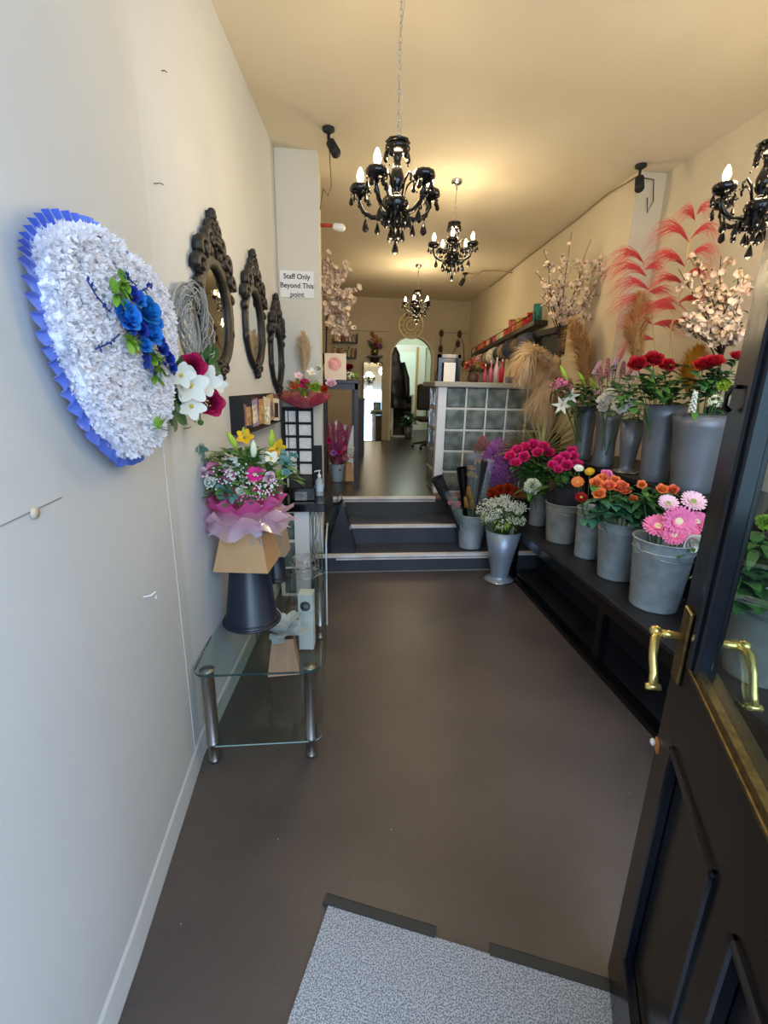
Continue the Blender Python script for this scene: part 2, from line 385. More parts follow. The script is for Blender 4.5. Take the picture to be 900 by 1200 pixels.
# heart tribute
root = thing('heart_tribute', 'large white chrysanthemum heart tribute with blue ribbon edge hung on left wall', 'funeral flowers', (-.57, 1.25, 1.75))
HX = -.53
hp = [(150, 531), (171, 529), (186, 508), (194, 478), (196, 440), (201, 405), (197, 370), (187, 340), (172, 318), (156, 305), (141, 303), (136, 287), (122, 275), (104, 269), (82, 267), (66, 275), (55, 290), (57, 310), (64, 350), (74, 395), (88, 430), (103, 465), (122, 500)]
hw = [at(x, y, X=HX) for x, y in hp]
hc = V((0, sum(p.y for p in hw)/len(hw), sum(p.z for p in hw)/len(hw))); LO = V((-.57, 1.25, 1.75))
def inpoly(y, z, P):
    c = False; j = len(P)-1
    for i in range(len(P)):
        if (P[i].z > z) != (P[j].z > z) and y < (P[j].y-P[i].y)*(z-P[i].z)/(P[j].z-P[i].z)+P[i].y: c = not c
        j = i
    return c
mb = MB()
n = len(hw)
mb.add([V((-.565, p.y, p.z))-LO for p in hw]+[V((-.525, p.y, p.z))-LO for p in hw], [list(range(n, 2*n))]+[(i, (i+1) % n, (i+1) % n+n, i+n) for i in range(n)])
mb.build('foam_base', mat('heart_base_white', 'eef0f6', rough=.8), root)
mb = MB()
CHR = tissue('white_chrysanthemum', 'fafaff', .4)
y0, y1 = min(p.y for p in hw), max(p.y for p in hw); z0, z1 = min(p.z for p in hw), max(p.z for p in hw)
cnt = 0
while cnt < 1500:
    y, z = R(y0, y1), R(z0, z1)
    if not inpoly(y, z, hw): continue
    cnt += 1; q = V((-.522+R(-.004, .008), y, z))-LO
    for k in range(11):
        d = V((R(.3, 1), R(-1, 1), R(-1, 1))).normalized(); s = d.cross(V((R(-1, 1), R(-1, 1), R(-1, 1)))).normalized()*.004; l = R(.012, .021)
        mb.add([q, q+d*l*.6+s, q+d*l, q+d*l*.6-s], [(0, 1, 2, 3)])
    
for i in range(n):          # side petals
    a, b = hw[i], hw[(i+1) % n]
    for k in range(34):
        p = a.lerp(b, R(0, 1)); q = V((R(-.56, -.522), p.y, p.z))-LO+(V((0, hc.y-p.y, hc.z-p.z)).normalized()*R(0, .012)); out = (V((0, p.y, p.z))-hc).normalized()
        for kk in range(5):
            d = (out+V((R(0, .8), R(-.6, .6), R(-.6, .6)))).normalized(); s = d.cross(V((R(-1, 1), R(-1, 1), R(-1, 1)))).normalized()*.005; l = R(.012, .022)
            mb.add([q, q+d*l*.6+s, q+d*l, q+d*l*.6-s], [(0, 1, 2, 3)])
mb.build('chrysanthemum_face', CHR, root)
mb = MB()
RIB = mat('blue_satin_ribbon', '5a78d8', rough=.3, col2='4560c0', scale=12, sheen=.3)
# pleated ribbon along the outline
path = []
for i in range(n):
    a, b = hw[i], hw[(i+1) % n]
    for k in range(14): path.append(a.lerp(b, k/14))
pl = []
for i, p in enumerate(path):
    out = (V((0, p.y, p.z))-hc).normalized(); ph = (i % 6)/6
    pl.append((V((-.556+.006*ph, p.y, p.z))-LO+out*-.008, V((-.562+.016*ph, p.y, p.z))-LO+out*(.034+.003*math.sin(i*.9))))
mb2 = [x for t in pl for x in t]; m_ = len(pl)
mb.add(mb2, [(2*i, 2*((i+1) % m_), 2*((i+1) % m_)+1, 2*i+1) for i in range(m_)])
mb.build('pleated_ribbon', RIB, root)

# bloom meshes ---------------------------------------------------------------
def petal_grid(mb, r0, L, w, tilt, cup, az, nu=4, nv=4, curl=0., tip=1.0, z0=0., ruf=0., M=None, rnd=False):
    ca, sa = math.cos(az), math.sin(az); ct, st = math.cos(tilt), math.sin(tilt); ph = R(0, 6)
    def fn(u, v):
        s = u*2-1
        wid = w*math.sin(PI*min(1, .12+v*.88*tip)) if tip < 1 else w*(.35+.65*math.sin(PI*min(.5, .02+.62*v))) if rnd else w*math.sin(PI*(.12+.75*v))
        if rnd: v = v*(1-.22*s*s)
        rad = r0+st*v*L+curl*v**3*L-cup*s*s*w*(.4+v)+ruf*math.sin(ph+s*7)*v*.3
        z = z0+ct*v*L-abs(curl)*.5*v**3*L+ruf*math.cos(ph+s*9)*v*.5; tt = s*wid
        return (ca*rad-sa*tt, sa*rad+ca*tt, z)
    mb.grid(fn, nu, nv, True, M)
_B = {}
def bloom(kind, m, m2=None):
    key = (kind, m.name, m2.name if m2 else '')
    if key in _B: return _B[key]
    mb = MB(); st = random.getstate(); random.seed(len(_B)+3)
    if kind == 'rose':
        for npet, r0, L, w, ti, cup, curl in ((3, .05, .80, .26, .10, .8, 0), (3, .14, .85, .36, .15, .75, 0), (4, .24, .88, .46, .25, .6, .03), (5, .32, .9, .52, .48, .45, .08), (5, .34, .85, .55, .85, .3, .12)):
            o = R(0, 6)
            for i in range(npet): petal_grid(mb, r0, L, w, ti+R(-.07, .07), cup, o+2*PI*i/npet+R(-.1, .1), curl=curl, z0=-.35, rnd=True)
    elif kind == 'gerbera':
        for L, ti, z0, npet in ((1., 1.38, 0, 22), (.86, 1.2, .03, 20), (.5, .95, .05, 18)):
            for i in range(npet): petal_grid(mb, .12, L*.88, .13*L+.02, ti+R(-.08, .08), .15, 2*PI*(i+R(-.2, .2))/npet, 2, 3, z0=z0)
        mb.mi = 1; mb.lathe([(.27, .06), (.24, .13), (.15, .17), (.0, .15)], 14)
    elif kind == 'carnation':
        for i in range(46):
            t = (i/46)**.7*1.45; petal_grid(mb, .05, .9, .33, t+R(-.1, .1), .1, i*2.4, 5, 3, ruf=.28, z0=-.2*math.sin(t))
    elif kind == 'lily':
        for i in range(6): petal_grid(mb, .05, 1.1, .27, .75, .2, PI*i/3, 4, 6, curl=.55, tip=.95)
        mb.mi = 1
        for i in range(6): mb.tube([(0, 0, 0), (.18*math.cos(i), .18*math.sin(i), .8)], .018, 4); mb.ball((.18*math.cos(i), .18*math.sin(i), .82), (.05, .05, .03), 5, 4)
    elif kind == 'bud':
        mb.lathe([(.0, -1), (.16, -.8), (.26, -.3), (.27, .1), (.17, .7), (.05, 1.), (.0, 1.05)], 8, scallop=.08, k=3)
    elif kind == 'cluster':   # alstroemeria, stock : head of small florets
        for i in range(16):
            d = V((R(-1, 1), R(-1, 1), R(-.1, 1))).normalized(); M = aim(d, R(0, 6), d*.55)
            for k in range(5): petal_grid(mb, .02, .36, .13, .8, .1, 2*PI*k/5, 2, 2, M=M)
    elif kind == 'spike':     # tall spike of florets (z from -1.5 to 1.5)
        for i in range(40):
            z = -1.5+3*i/40; rr = .42*(1-i/55); a = i*2.4; d = V((math.cos(a), math.sin(a), .4)); M = aim(d, R(0, 6), V((rr*.6*math.cos(a), rr*.6*math.sin(a), z)))
            for k in range(5): petal_grid(mb, .01, .26, .1, .8, .1, 2*PI*k/5, 2, 2, M=M)
    elif kind == 'plume':     # fluffy astilbe or statice head
        for i in range(800):
            z = R(-1, 1); rr = .75*math.sqrt(max(0, 1-z*z*.8))*R(.3, 1); a = R(0, 6.28); p = V((rr*math.cos(a), rr*math.sin(a), z)); d = (p+V((0, 0, 1.4))).normalized()*R(.1, .22)
            s = V((R(-1, 1), R(-1, 1), R(-1, 1))).normalized()*.085
            mb.add([p, p+d*.6+s, p+d, p+d*.6-s], [(0, 1, 2, 3)])
    elif kind == 'orchid':
        for i in range(5): petal_grid(mb, .03, 1., .42, 1.15, .12, 2*PI*i/5+.3, 4, 4, curl=.1)
        mb.mi = 1; mb.ball((0, 0, .12), (.16, .16, .2), 8, 6)
    random.setstate(st)
    me = mb.mesh(kind+'_bloom', [m, m2] if m2 else [m]); _B[key] = me; return me
def put(me, name, parent, p, d=(0, 0, 1), s=.03, spin=None, stretch=None):
    o = link(name, me, parent); M = aim(d, R(0, 6.28) if spin is None else spin, p, s)
    if stretch: M = M @ Matrix.Diagonal((stretch[0], stretch[0], stretch[1], 1))
    o.matrix_local = M; return o
def leaf(mb, p, d, L, w, droop=.3, fold=.25, ns=4, up=None):
    d = V(d).normalized(); u = V((0, 0, 1)) if up is None else V(up); s = d.cross(u)
    if s.length < .05: s = V((1, 0, 0))
    s.normalize(); nrm = s.cross(d); vs = []; fs = []
    for i in range(ns+1):
        t = i/ns; c = V(p)+d*L*t+V((0, 0, -1))*droop*L*t*t; ww = w*math.sin(PI*min(1, .08+t*.92))**.8
        vs += [c-s*ww+nrm*fold*ww, c, c+s*ww+nrm*fold*ww]
    for i in range(ns): fs += [(3*i, 3*i+1, 3*i+4, 3*i+3), (3*i+1, 3*i+2, 3*i+5, 3*i+4)]
    mb.add(vs, fs, True)

# palette of petals
P_HOT = petal('petal_hot_pink', 'ea3680', 'd62468'); P_RED = petal('petal_red', 'a80f22', '8c0a1c'); P_ORG = petal('petal_orange', 'f0773a', 'f09a5a')
P_PEA = petal('petal_peach', 'f08a5a', 'e8644a'); P_WHT = petal('petal_white', 'f2f0e6', 'e6e4d2'); P_CRM = petal('petal_pale_green', 'dfe8c4', 'f0f0dc')
P_PNK = petal('petal_pink', 'e870a0', 'f29abb'); P_PPK = petal('petal_pale_pink', 'f0b8cc', 'f4d8e0'); P_YEL = petal('petal_yellow', 'e8bc28', 'd8a41c')
P_BLU = petal('petal_dyed_blue', '1e63c8', '2f8fd8'); P_DBL = petal('petal_navy', '1c2f8c', '2a4ab0'); P_PUR = petal('petal_purple', 'd892d4', 'bb70c0')
P_ORD = petal('petal_burnt_orange', 'cf4a1c', 'b83a14'); P_BLS = petal('petal_blossom', 'ecd3b6', 'e4c4a6'); P_MAG = petal('petal_magenta', 'a8184a', 'c02058')
P_LIM = petal('petal_lime', 'b8d04a', '98b83a'); P_TAN = petal('dried_gold', 'b58a3c', '9a7030'); P_ROSY = petal('petal_dusky_pink', 'cf8a8a', 'c07078')
CEN_Y = mat('flower_centre_yellow', 'e0c050', rough=.8); CEN_G = mat('flower_centre_green', '8a9a4a', rough=.8); CEN_W = mat('flower_centre_cream', 'efe0b0', rough=.8)

# blue rose spray on the heart (parts of the tribute)
def hl(px, py, x=-.50): return at(px, py, X=x)-LO
for (x, y, s, m) in ((150, 370, .034, P_BLU), (174, 364, .036, petal('petal_turquoise', '2a86cf', '1d6ab8')), (178, 390, .032, P_BLU), (155, 345, .022, P_DBL), (190, 408, .022, P_DBL), (198, 420, .02, P_DBL), (166, 386, .02, P_DBL), (162, 350, .022, P_BLU), (182, 378, .024, P_BLU), (170, 404, .02, P_BLU), (202, 430, .017, P_DBL), (186, 398, .02, P_DBL), (152, 384, .018, P_DBL)):
    put(bloom('rose', m), 'blue_rose', root, hl(x, y, -.485), (1, -.5, .2), s)
mb = MB()
for (x, y) in ((140, 335), (136, 345), (145, 330), (150, 398), (155, 396), (172, 412), (178, 418), (185, 428), (182, 440), (185, 502)):
    for k in range(7):
        a = R(0, 6.28); leaf(mb, hl(x, y, -.50), (R(.1, .6), math.cos(a), math.sin(a)), .04, .009, 0)
mb.build('foliage', LEAFL, root)
mb = MB()
for pts in (((128, 365), (112, 345), (102, 328)), ((140, 392), (128, 402), (112, 409)), ((160, 335), (150, 325), (142, 320)), ((165, 342), (174, 336), (178, 332)), ((190, 425), (200, 435), (205, 440))):
    pp = [hl(x, y, -.495) for x, y in pts]; mb.tube(pp, .002, 4)
    for i in range(14):
        t = i/14*1.99; q = pp[int(t)].lerp(pp[int(t)+1], t-int(t)); a = R(0, 6.28); leaf(mb, q, (.3, math.cos(a), math.sin(a)), .014, .003, 0, ns=2)
for i in range(60): a = R(0, 6.28); rr = R(.01, .045); c = hl(172, 400, -.5); leaf(mb, c+V((0, rr*math.cos(a), 1.6*rr*math.sin(a))), (R(.1, .8), math.cos(a), math.sin(a)), .03, .007, 0)
mb.build('dyed_foliage', mat('dyed_blue_leaf', '1f3a8a', rough=.5), root)
mb = MB(); mb.tube([at(143, 303, X=-.535)-LO, at(144, 276, X=-.57)-LO], .0012, 4); mb.build('hanging_cord', PAPER, root)

# wicker ring on the wall behind the heart
root = thing('wicker_wreath', 'grey woven wicker wreath ring hanging between heart tribute and mirror', 'wreath', wl(.22, 0, 1.78)); root.rotation_euler = WM.to_euler()
mb = MB()
for i in range(50):
    a0 = R(0, 6.28); rr = R(.11, .165); ph = R(0, 6.28); k = R(1, 2.3); h = R(.03, .06)
    pts = [((rr+.028*math.sin(k*3*t+ph))*math.cos(a0+t)*.88, (rr+.028*math.sin(k*3*t+ph))*math.sin(a0+t), h+.012*math.cos(k*3*t+ph)) for t in [j*.22 for j in range(9)]]
    mb.tube(pts, .0028, 4)
torus(mb, .165, .006, 32, 5, Matrix.Translation((0, 0, .02)), sy=1.05); torus(mb, .10, .006, 32, 5, Matrix.Translation((0, 0, .02)), sy=1.05)
mb.build('woven_ring', mat('grey_wicker', '9d9c98', rough=.8), root)
# artificial spray
root = thing('silk_flower_spray', 'artificial spray of red roses and white orchids below the wicker wreath', 'artificial flowers', wl(.28, 0, 1.52)); root.rotation_euler = WM.to_euler()
def wq(px, py, n=.07):
    d = ray(px, py); P = WA+WN*n; t = (P-CAM).dot(WN)/d.dot(WN); q = CAM+d*t-wl(.28, 0, 1.52)
    return V((q.dot(WD), q.z, q.dot(WN)))
for x, y, s, m, k in ((247, 472, .05, P_MAG, 'rose'), (226, 430, .045, P_MAG, 'rose'), (222, 452, .06, P_WHT, 'orchid'), (240, 446, .055, P_WHT, 'orchid'), (224, 476, .045, P_WHT, 'orchid'), (212, 440, .04, P_WHT, 'orchid'), (255, 450, .035, P_WHT, 'orchid')):
    put(bloom(k, m, CEN_Y if k == 'orchid' else None), 'silk_rose' if k == 'rose' else 'silk_orchid', root, wq(x, y, .09), (-.85, .1, .6), s*1.08)
mb = MB()
for (x, y) in ((205, 462), (200, 480), (215, 470), (245, 425), (235, 425), (205, 445)):
    for k in range(5): a = R(0, 6.28); leaf(mb, wq(x, y, .05), (math.cos(a), math.sin(a), .3), .09, .028, 0, up=(0, 0, 1))
mb.build('foliage', LEAFD, root)
mb = MB(); mb.tube([wq(235, 495, .06), wq(232, 470, .05), wq(225, 450, .02)], .003, 5); mb.ball(wq(235, 495, .06), .012); mb.build('stem', STEM, root)

# hooks and nails
t = thing('wall_hook', 'small white screw hook in left wall', 'hook', at(172, 698, X=-.585))
mb = MB(); mb.tube([(-.014, -.012, 0), (.012, 0, 0), (.02, .012, .006), (.02, .022, .001), (.02, .023, -.010), (.02, .012, -.016)], .0028, 6); mb.build('hook', WHITE, t)
for i, (x, y, l, lab) in enumerate(((184, 216, .02, 'bent nail high on left wall above the heart tribute'), (217, 503, .026, 'thin nail in left wall under the silk flower spray'), (252, 500, .02, 'short nail beside the card rack on left wall'), (189, 84, .015, 'nail stub near the top of left wall'))):
    Y = at(x, y, X=-.59); t = MB(); t.tube([(-.02, 0, 0), (.012, 0, .004), (.014, l, .007)], .0018, 5); o = t.build('nail', mat('rusty_nail', '5a4a3c', rough=.6), None, Y); tag(o, lab, 'nail')
t = MB(); t.lathe([(.012, 0), (.010, .005), (0, .006)], 12, M=Matrix.Rotation(PI/2, 4, 'Y')); o = t.build('rawl_plug', mat('plug_beige', 'c8b8a0'), None, at(40, 601, X=-.578)); tag(o, 'small beige plug in left wall below the heart tribute', 'plug')

# card rack with pictures on the left wall
root = thing('leaflet_rack', 'clear wall rack of folded cards and leaflets beneath the mirrors', 'leaflet rack', wl(.72, 0, 1.34)); root.rotation_euler = WM.to_euler()
mb = MB(); mb.box((0, 0, 0), (1.03, .19, .012)); mb.box((0, 0, .012), (.012, .19, .07)); mb.box((0, -.004, 0), (1.03, 0, .075)); mb.build('rack', BLKM, root)
cc = ('8c6a78', '2a2a33', '9a86a8', '6a3038', 'b88a5a', 'd8c8a8', 'a89878', 'c4a068', 'e0d8c0', '7a5040')
for i in range(10):
    mb = MB(); c = cc[i]; x = .04+i*.098; a = .08*((i*37) % 5-2)
    M = Matrix.Translation((x, .01, .02+.012*(i % 3))) @ Matrix.Rotation(a, 4, 'Z') @ Matrix.Rotation(-.25, 4, 'Y')
    mb.box((0, 0, 0), (.09, .15+.02*(i % 2), .003), M); mb.mi = 1; mb.box((.015, .02, .003), (.075, .12, .004), M)
    mb.build('leaflet', [mat('card_%s' % c, c, rough=.6), mat('cardp_%s' % c, cc[(i+3) % 10], rough=.6, var=.5, scale=40)], root)

# staff sign
sg = [at(x, y, Y=3.85) for x, y in ((329.6, 316.5), (369.5, 319.6), (368, 350.7), (328.6, 347.8))]
root = thing('paper_sign', 'white paper sign reading Staff Only Beyond This point taped to pillar', 'sign', (sg[3].x, 3.856, sg[3].z))
W_, H_ = sg[1].x-sg[0].x, sg[0].z-sg[3].z
mb = MB(); mb.box((0, -.004, 0), (W_, 0, H_)); mb.build('sheet', PAPER, root)
def text_mesh(txt, size, name, m, parent, loc, rot, bold=.0):
    cu = bpy.data.curves.new('text', 'FONT'); cu.body = txt; cu.size = size; cu.align_x = 'CENTER'; cu.offset = bold; cu.extrude = .0004
    o = bpy.data.objects.new('tmp', cu); COL.objects.link(o); bpy.context.view_layer.update()
    me = bpy.data.meshes.new_from_object(o); bpy.data.objects.remove(o); me.materials.clear(); me.materials.append(m)
    r = link(name, me, parent, loc); r.rotation_euler = rot; return r
for i, w in enumerate(('Staff Only', 'Beyond This', 'point')):
    text_mesh(w, .050, 'lettering', BLKM, root, (W_/2, -.0055, H_*.70-i*.062), (PI/2, 0, 0), .0007)

def clamp_left(root):
    # soft wrapping presses against the left wall instead of passing through it
    bpy.context.view_layer.update()
    def wx(y):
        for (x0, y0), (x1, y1) in zip(LW[:-1], LW[1:]):
            if y <= y1: return x0+(x1-x0)*(y-y0)/(y1-y0)
        return LW[-1][0]
    def go(o):
        if o.type == 'MESH' and o.data.users == 1:
            W = o.matrix_world; I = W.inverted()
            for v in o.data.vertices:
                p = W @ v.co; m = wx(p.y)+.006
                if p.x < m: p.x = m; v.co = I @ p
        for c in o.children: go(c)
    go(root)
def clamp_right(root):
    bpy.context.view_layer.update()
    for o in root.children:
        W = o.matrix_world; I = W.inverted()
        for v in o.data.vertices:
            p = W @ v.co; m = (2.49 if p.y < 3.8 else rwx(p.y)-.012 if p.y > 3.83 else 2.26)
            if p.x > m: p.x = m; v.co = I @ p
# ================================================================== GLASS TABLE
root = thing('glass_side_table', 'two tier clear glass table with steel legs against left wall', 'table', (-.59, 1.66, 0))
TW, TL = .515, 1.1
def rslab(mb, x0, y0, x1, y1, z0, z1, r):
    pts = []
    for cx, cy, a0 in ((x1-r, y0+r, -PI/2), (x1-r, y1-r, 0), (x0+r, y1-r, PI/2), (x0+r, y0+r, PI)):
        for i in range(7): a = a0+PI/2*i/6; pts.append((cx+r*math.cos(a), cy+r*math.sin(a)))
    n = len(pts); mb.add([(x, y, z0) for x, y in pts]+[(x, y, z1) for x, y in pts], [list(range(n))[::-1], list(range(n, 2*n))])
    mb.mi = 1; mb.add([(x, y, z0) for x, y in pts]+[(x, y, z1) for x, y in pts], [(i, (i+1) % n, (i+1) % n+n, i+n) for i in range(n)]); mb.mi = 0
mb = MB(); rslab(mb, 0.002, 0, TW, TL, .455, .465, .05); mb.build('glass_top', [GLASS, GLASSE], root)
mb = MB(); rslab(mb, 0.012, .03, TW, TL-.02, .088, .094, .05); mb.build('glass_shelf', [GLASS, mat('shelf_edge', '9fc0ba', rough=.1)], root)
for x in (.048, .468):
    for y in (.055, TL-.055):
        mb = MB(); mb.lathe([(.02, 0), (.026, .004), (.026, .012), (.024, .014), (.024, .086), (.028, .09), (.028, .1), (.026, .102), (.026, .445), (.03, .45), (.03, .4545)], 20, Matrix.Translation((x, y, 0)), cap=True); mb.build('leg', STEEL, root)
# bent glass side piece behind
root = thing('bent_glass_panel', 'upright clear glass panel beyond the right edge of the glass table', 'glass panel', (-.075, 2.86, 0))
mb = MB(); mb.box((-.008, 0, .012), (0, .42, .60)); mb.build('upright_pane', [GLASS], root)
mb = MB(); mb.box((-.009, -.003, .0), (.001, .001, .608)); mb.box((-.009, .0, .60), (.001, .42, .608)); mb.build('polished_edge', mat('pale_glass_edge', 'c8d4d2', rough=.2), root)

# cone bucket + bouquet
def cone(name, label, x, y, z, rb, rt, h, grp=None):
    r = thing(name, label, 'bucket', (x, y, z), 0, grp)
    mb = MB(); mb.lathe([(rb, 0), (rb, .012), (rb-.012, .02), (rt+.003, h-.008), (rt, h), (0, h)], 40); mb.build('body', NAVY, r)
    mb = MB(); torus(mb, rb-.001, .007, 40, 8, Matrix.Translation((0, 0, .008))); torus(mb, rb-.010, .004, 40, 8, Matrix.Translation((0, 0, .024))); mb.build('rim', NAVY, r)
    return r
cone('upturned_bucket', 'dark navy upturned bucket on the glass table under the large bouquet', -.425, 2.10, .465, .135, .088, .305)
cone('upturned_bucket', 'dark navy upturned bucket mostly hidden behind the bouquet box', -.375, 2.60, .4655, .075, .055, .17)

def flower_box(root, w0, w1, h, m, rot=0):
    mb = MB(Matrix.Rotation(rot, 4, 'Z')); a, b = w0/2, w1/2
    vs = [(-a, -a, 0), (a, -a, 0), (a, a, 0), (-a, a, 0), (-b, -b, h), (b, -b, h), (b, b, h), (-b, b, h)]
    mb.add(vs, [(3, 2, 1, 0), (0, 1, 5, 4), (1, 2, 6, 5), (2, 3, 7, 6), (3, 0, 4, 7)]); return mb.build('kraft_box', m, root)
BQ = V((-.425, 2.10, .7705))
root = thing('gift_bouquet', 'large pink and white bouquet in kraft flower box standing on the upturned bucket', 'bouquet', BQ)
flower_box(root, .25, .155, .235, KRAFT, -.12)
def wrap_sheet(root, name, m, r0, r1, z0, z1, n=60, amp=.03, wav=7, cen=(0, 0), ph=0, inner=.0):
    mb = MB()
    def fn(u, v):
        a = 2*PI*u; r = r0+(r1-r0)*v**.8+amp*v*math.sin(wav*a+ph)+amp*.5*v*math.sin(wav*2.3*a+1)
        z = z0+(z1-z0)*v+amp*.9*v*math.cos(wav*a*1.0+ph*2)+amp*.4*v*math.sin(5*a)
        return (cen[0]+r*math.cos(a), cen[1]+r*math.sin(a), z)
    mb.grid(fn, n, 6, True, None, True); return mb.build(name, m, root)
T_PK = tissue('tissue_hot_pink', 'ff78c0', .5); T_LP = tissue('tissue_pale_pink', 'f6d9e8', .5); T_W = tissue('tissue_white', 'e4e2f4', .45)
wrap_sheet(root, 'pale_tissue', T_LP, .085, .205, .19, .27, amp=.025, wav=9)
wrap_sheet(root, 'white_tissue', T_W, .085, .165, .22, .20, amp=.03, wav=11, ph=1.5)
wrap_sheet(root, 'organza', tissue('organza_pink', 'f6d0e6', .5, .55), .10, .215, .29, .20, amp=.018, wav=6, ph=.4)
wrap_sheet(root, 'pink_tissue', T_PK, .08, .175, .24, .335, amp=.018, wav=11, ph=.7)
def bq(px, py, dy=0.): return at(px, py, Y=2.06+dy)-BQ
fl = [('gerbera', 299, 556, .032, petal('petal_neon_pink', 'f53c9c', 'e62c8a'), CEN_W, -.07), ('gerbera', 250, 548, .028, P_PNK, CEN_W, -.02), ('rose', 237, 554, .02, P_PPK, None, -.04), ('rose', 262, 562, .02, P_PNK, None, -.04),
      ('orchid', 287, 513, .032, P_YEL, CEN_G, .1), ('orchid', 325, 526, .036, P_YEL, CEN_G, .1), ('orchid', 318, 538, .03, P_WHT, CEN_Y, .02), ('orchid', 272, 545, .03, P_WHT, CEN_Y, -.03), ('rose', 270, 528, .015, P_WHT, None, .05),
      ('gerbera', 268, 556, .026, P_PNK, CEN_W, -.05), ('rose', 316, 560, .022, P_PPK, None, -.06), ('rose', 283, 575, .02, P_WHT, None, -.08), ('carnation', 330, 556, .022, P_LIM, None, -.02), ('carnation', 246, 565, .022, P_WHT, None, -.05), ('carnation', 306, 540, .02, P_CRM, None, 0)]
for kk, x, y, s, m, m2, dy in fl:
    nm = {'gerbera': 'gerbera', 'rose': 'rose', 'orchid': 'alstroemeria', 'carnation': 'carnation'}[kk]
    put(bloom(kk, m, m2), nm, root, bq(x, y, dy), (R(-.3, .2), -.9, R(.4, .8)), s*1.25)
for x, y, s, m, tx, sz in ((297, 527, .046, P_CRM, 0.05, 1), (272, 516, .044, P_LIM, -.5, 1), (318, 514, .044, P_LIM, .1, 1), (233, 545, .022, P_WHT, -.6, 1), (266, 540, .024, P_WHT, -.3, 1), (285, 505, .02, P_LIM, .2, 1)):
    put(bloom('bud', m), 'lily_bud', root, bq(x, y, -.03), (tx, -.1, 1), s, stretch=(1.15, .9))
mb = MB()
for i in range(330):
    a = R(0, 6.28); rr = .14*math.sqrt(R(0, 1)); p = V((rr*math.cos(a), rr*math.sin(a), R(.39, .58)-rr*.6)); d = V((math.cos(a), math.sin(a), R(.2, 1.2)))
    leaf(mb, p, d, R(.05, .09), R(.010, .02), .4)
for (x, y) in ((345, 545), (350, 555), (330, 560), (340, 535)):
    for k in range(4): leaf(mb, bq(x-15, y+5), (R(.4, 1), R(-.5, .3), R(-.2, .6)), .09, .02, .3)
mb.build('foliage', mat('bouquet_leaf', '456f35', rough=.5, col2='6b9648', scale=20), root)
mb = MB()
for cx, cy, k in ((222, 527, 12), (232, 533, 8), (262, 573, 14), (272, 578, 10), (336, 535, 10), (330, 548, 7), (255, 570, 8)):
    for i in range(k):
        c = bq(cx+R(-8, 8), cy+R(-7, 7), R(-.08, 0)); a = R(0, 6.28); d = V((math.cos(a), -.6, math.sin(a)))
        leaf(mb, c, d, .032, .013, .1, up=(0, 1, 0), ns=3)
mb.tube([bq(215, 525, -.04), bq(235, 535), bq(262, 560, .04), V((0, 0, .2))], .0025, 4)
mb.build('eucalyptus', EUC, root)
mb = MB()
for i in range(190):
    cx, cy = random.choice(((285, 565), (280, 550), (270, 560), (305, 575), (292, 580), (250, 562), (318, 568)))
    mb.ball(bq(cx+random.gauss(0, 6), cy+random.gauss(0, 6), -.09), .0042, 5, 4)
mb.build('gypsophila', PAPER, root)
mb = MB()
for s in (-1, 1): mb.tube([(.06, -.10, .2), (.06+s*.03, -.125, .22), (.06+s*.045, -.13, .19), (.06, -.105, .2), (.06+s*.02, -.115, .13)], .004, 5)
mb.build('ribbon_bow', T_W, root)
clamp_left(root)
# second kraft box behind
root = thing('flower_box', 'small kraft box half hidden behind the large bouquet', 'box', (-.37, 2.60, .636))
flower_box(root, .15, .11, .17, mat('grey_kraft', 'b09a84', rough=.8), -.1)

# tissue wrapped box on lower shelf
T2 = V((-.30, 2.25, .095))
root = thing('flower_gift_box', 'pinkish kraft gift box topped with white tissue on the lower glass shelf', 'gift box', T2)
flower_box(root, .165, .11, .20, KRAFTP, .08)
mb = MB()
for i in range(46):
    a = 2*PI*i/23+R(-.2, .2); L = R(.11, .17); d = V((math.cos(a), math.sin(a), R(.1, 1.9))).normalized()
    s = d.cross(V((0, 0, 1))).normalized(); p = V((0, 0, .195)); w = R(.03, .045)
    mb.add([p-s*.01, p+s*.01, p+d*L*.6+s*w+V((0, 0, R(-.01, .02))), p+d*L+s*w*.3, p+d*L*.95-s*w*.4, p+d*L*.6-s*w+V((0, 0, R(-.01, .02)))], [(0, 1, 2, 5), (5, 2, 3, 4)])
mb.build('tissue_paper', tissue('white_tissue_bright', 'fcfcff', .35), root)
# boxed gift with round logo
root = thing('gift_carton', 'narrow white carton with dark round logo behind the tissue topped box', 'carton', (-.185, 2.45, .096), -.1)
mb = MB(); mb.box((-.042, -.04, 0), (.042, .04, .352), bev=.002); mb.build('carton', PAPER, root)
mb = MB(); mb.lathe([(.03, 0), (.03, .001), (0, .001)], 28, Matrix.Translation((0, -.0405, .28)) @ Matrix.Rotation(PI/2, 4, 'X'))
mb.mi = 1
for z, w in ((.285, .016), (.275, .016)): mb.box((-w, -.0425, z-.0015), (w, -.0417, z+.0015))
mb.build('round_logo', [mat('logo_slate', '3c4650', rough=.5), mat('logo_line', '9aa2aa', rough=.5)], root)
# glittery wire ball
root = thing('beaded_wire_garland', 'tangle of silver beaded wire lying behind the white carton', 'garland', (-.20, 2.62, .462))
mb = MB(); pts = []
for i in range(260):
    a = i*.55; pts.append(V((.085*math.cos(a)*math.sin(i*.071)+R(-.008, .008), .07*math.sin(a)+R(-.008, .008), .075+.06*math.cos(i*.17))))
mb.tube(pts, .0012, 3); mb.build('wire', SILV, root)
mb = MB()
for p in pts[::2]: mb.ball(p, .0035, 5, 4)
mb.build('bead', SILV, root)

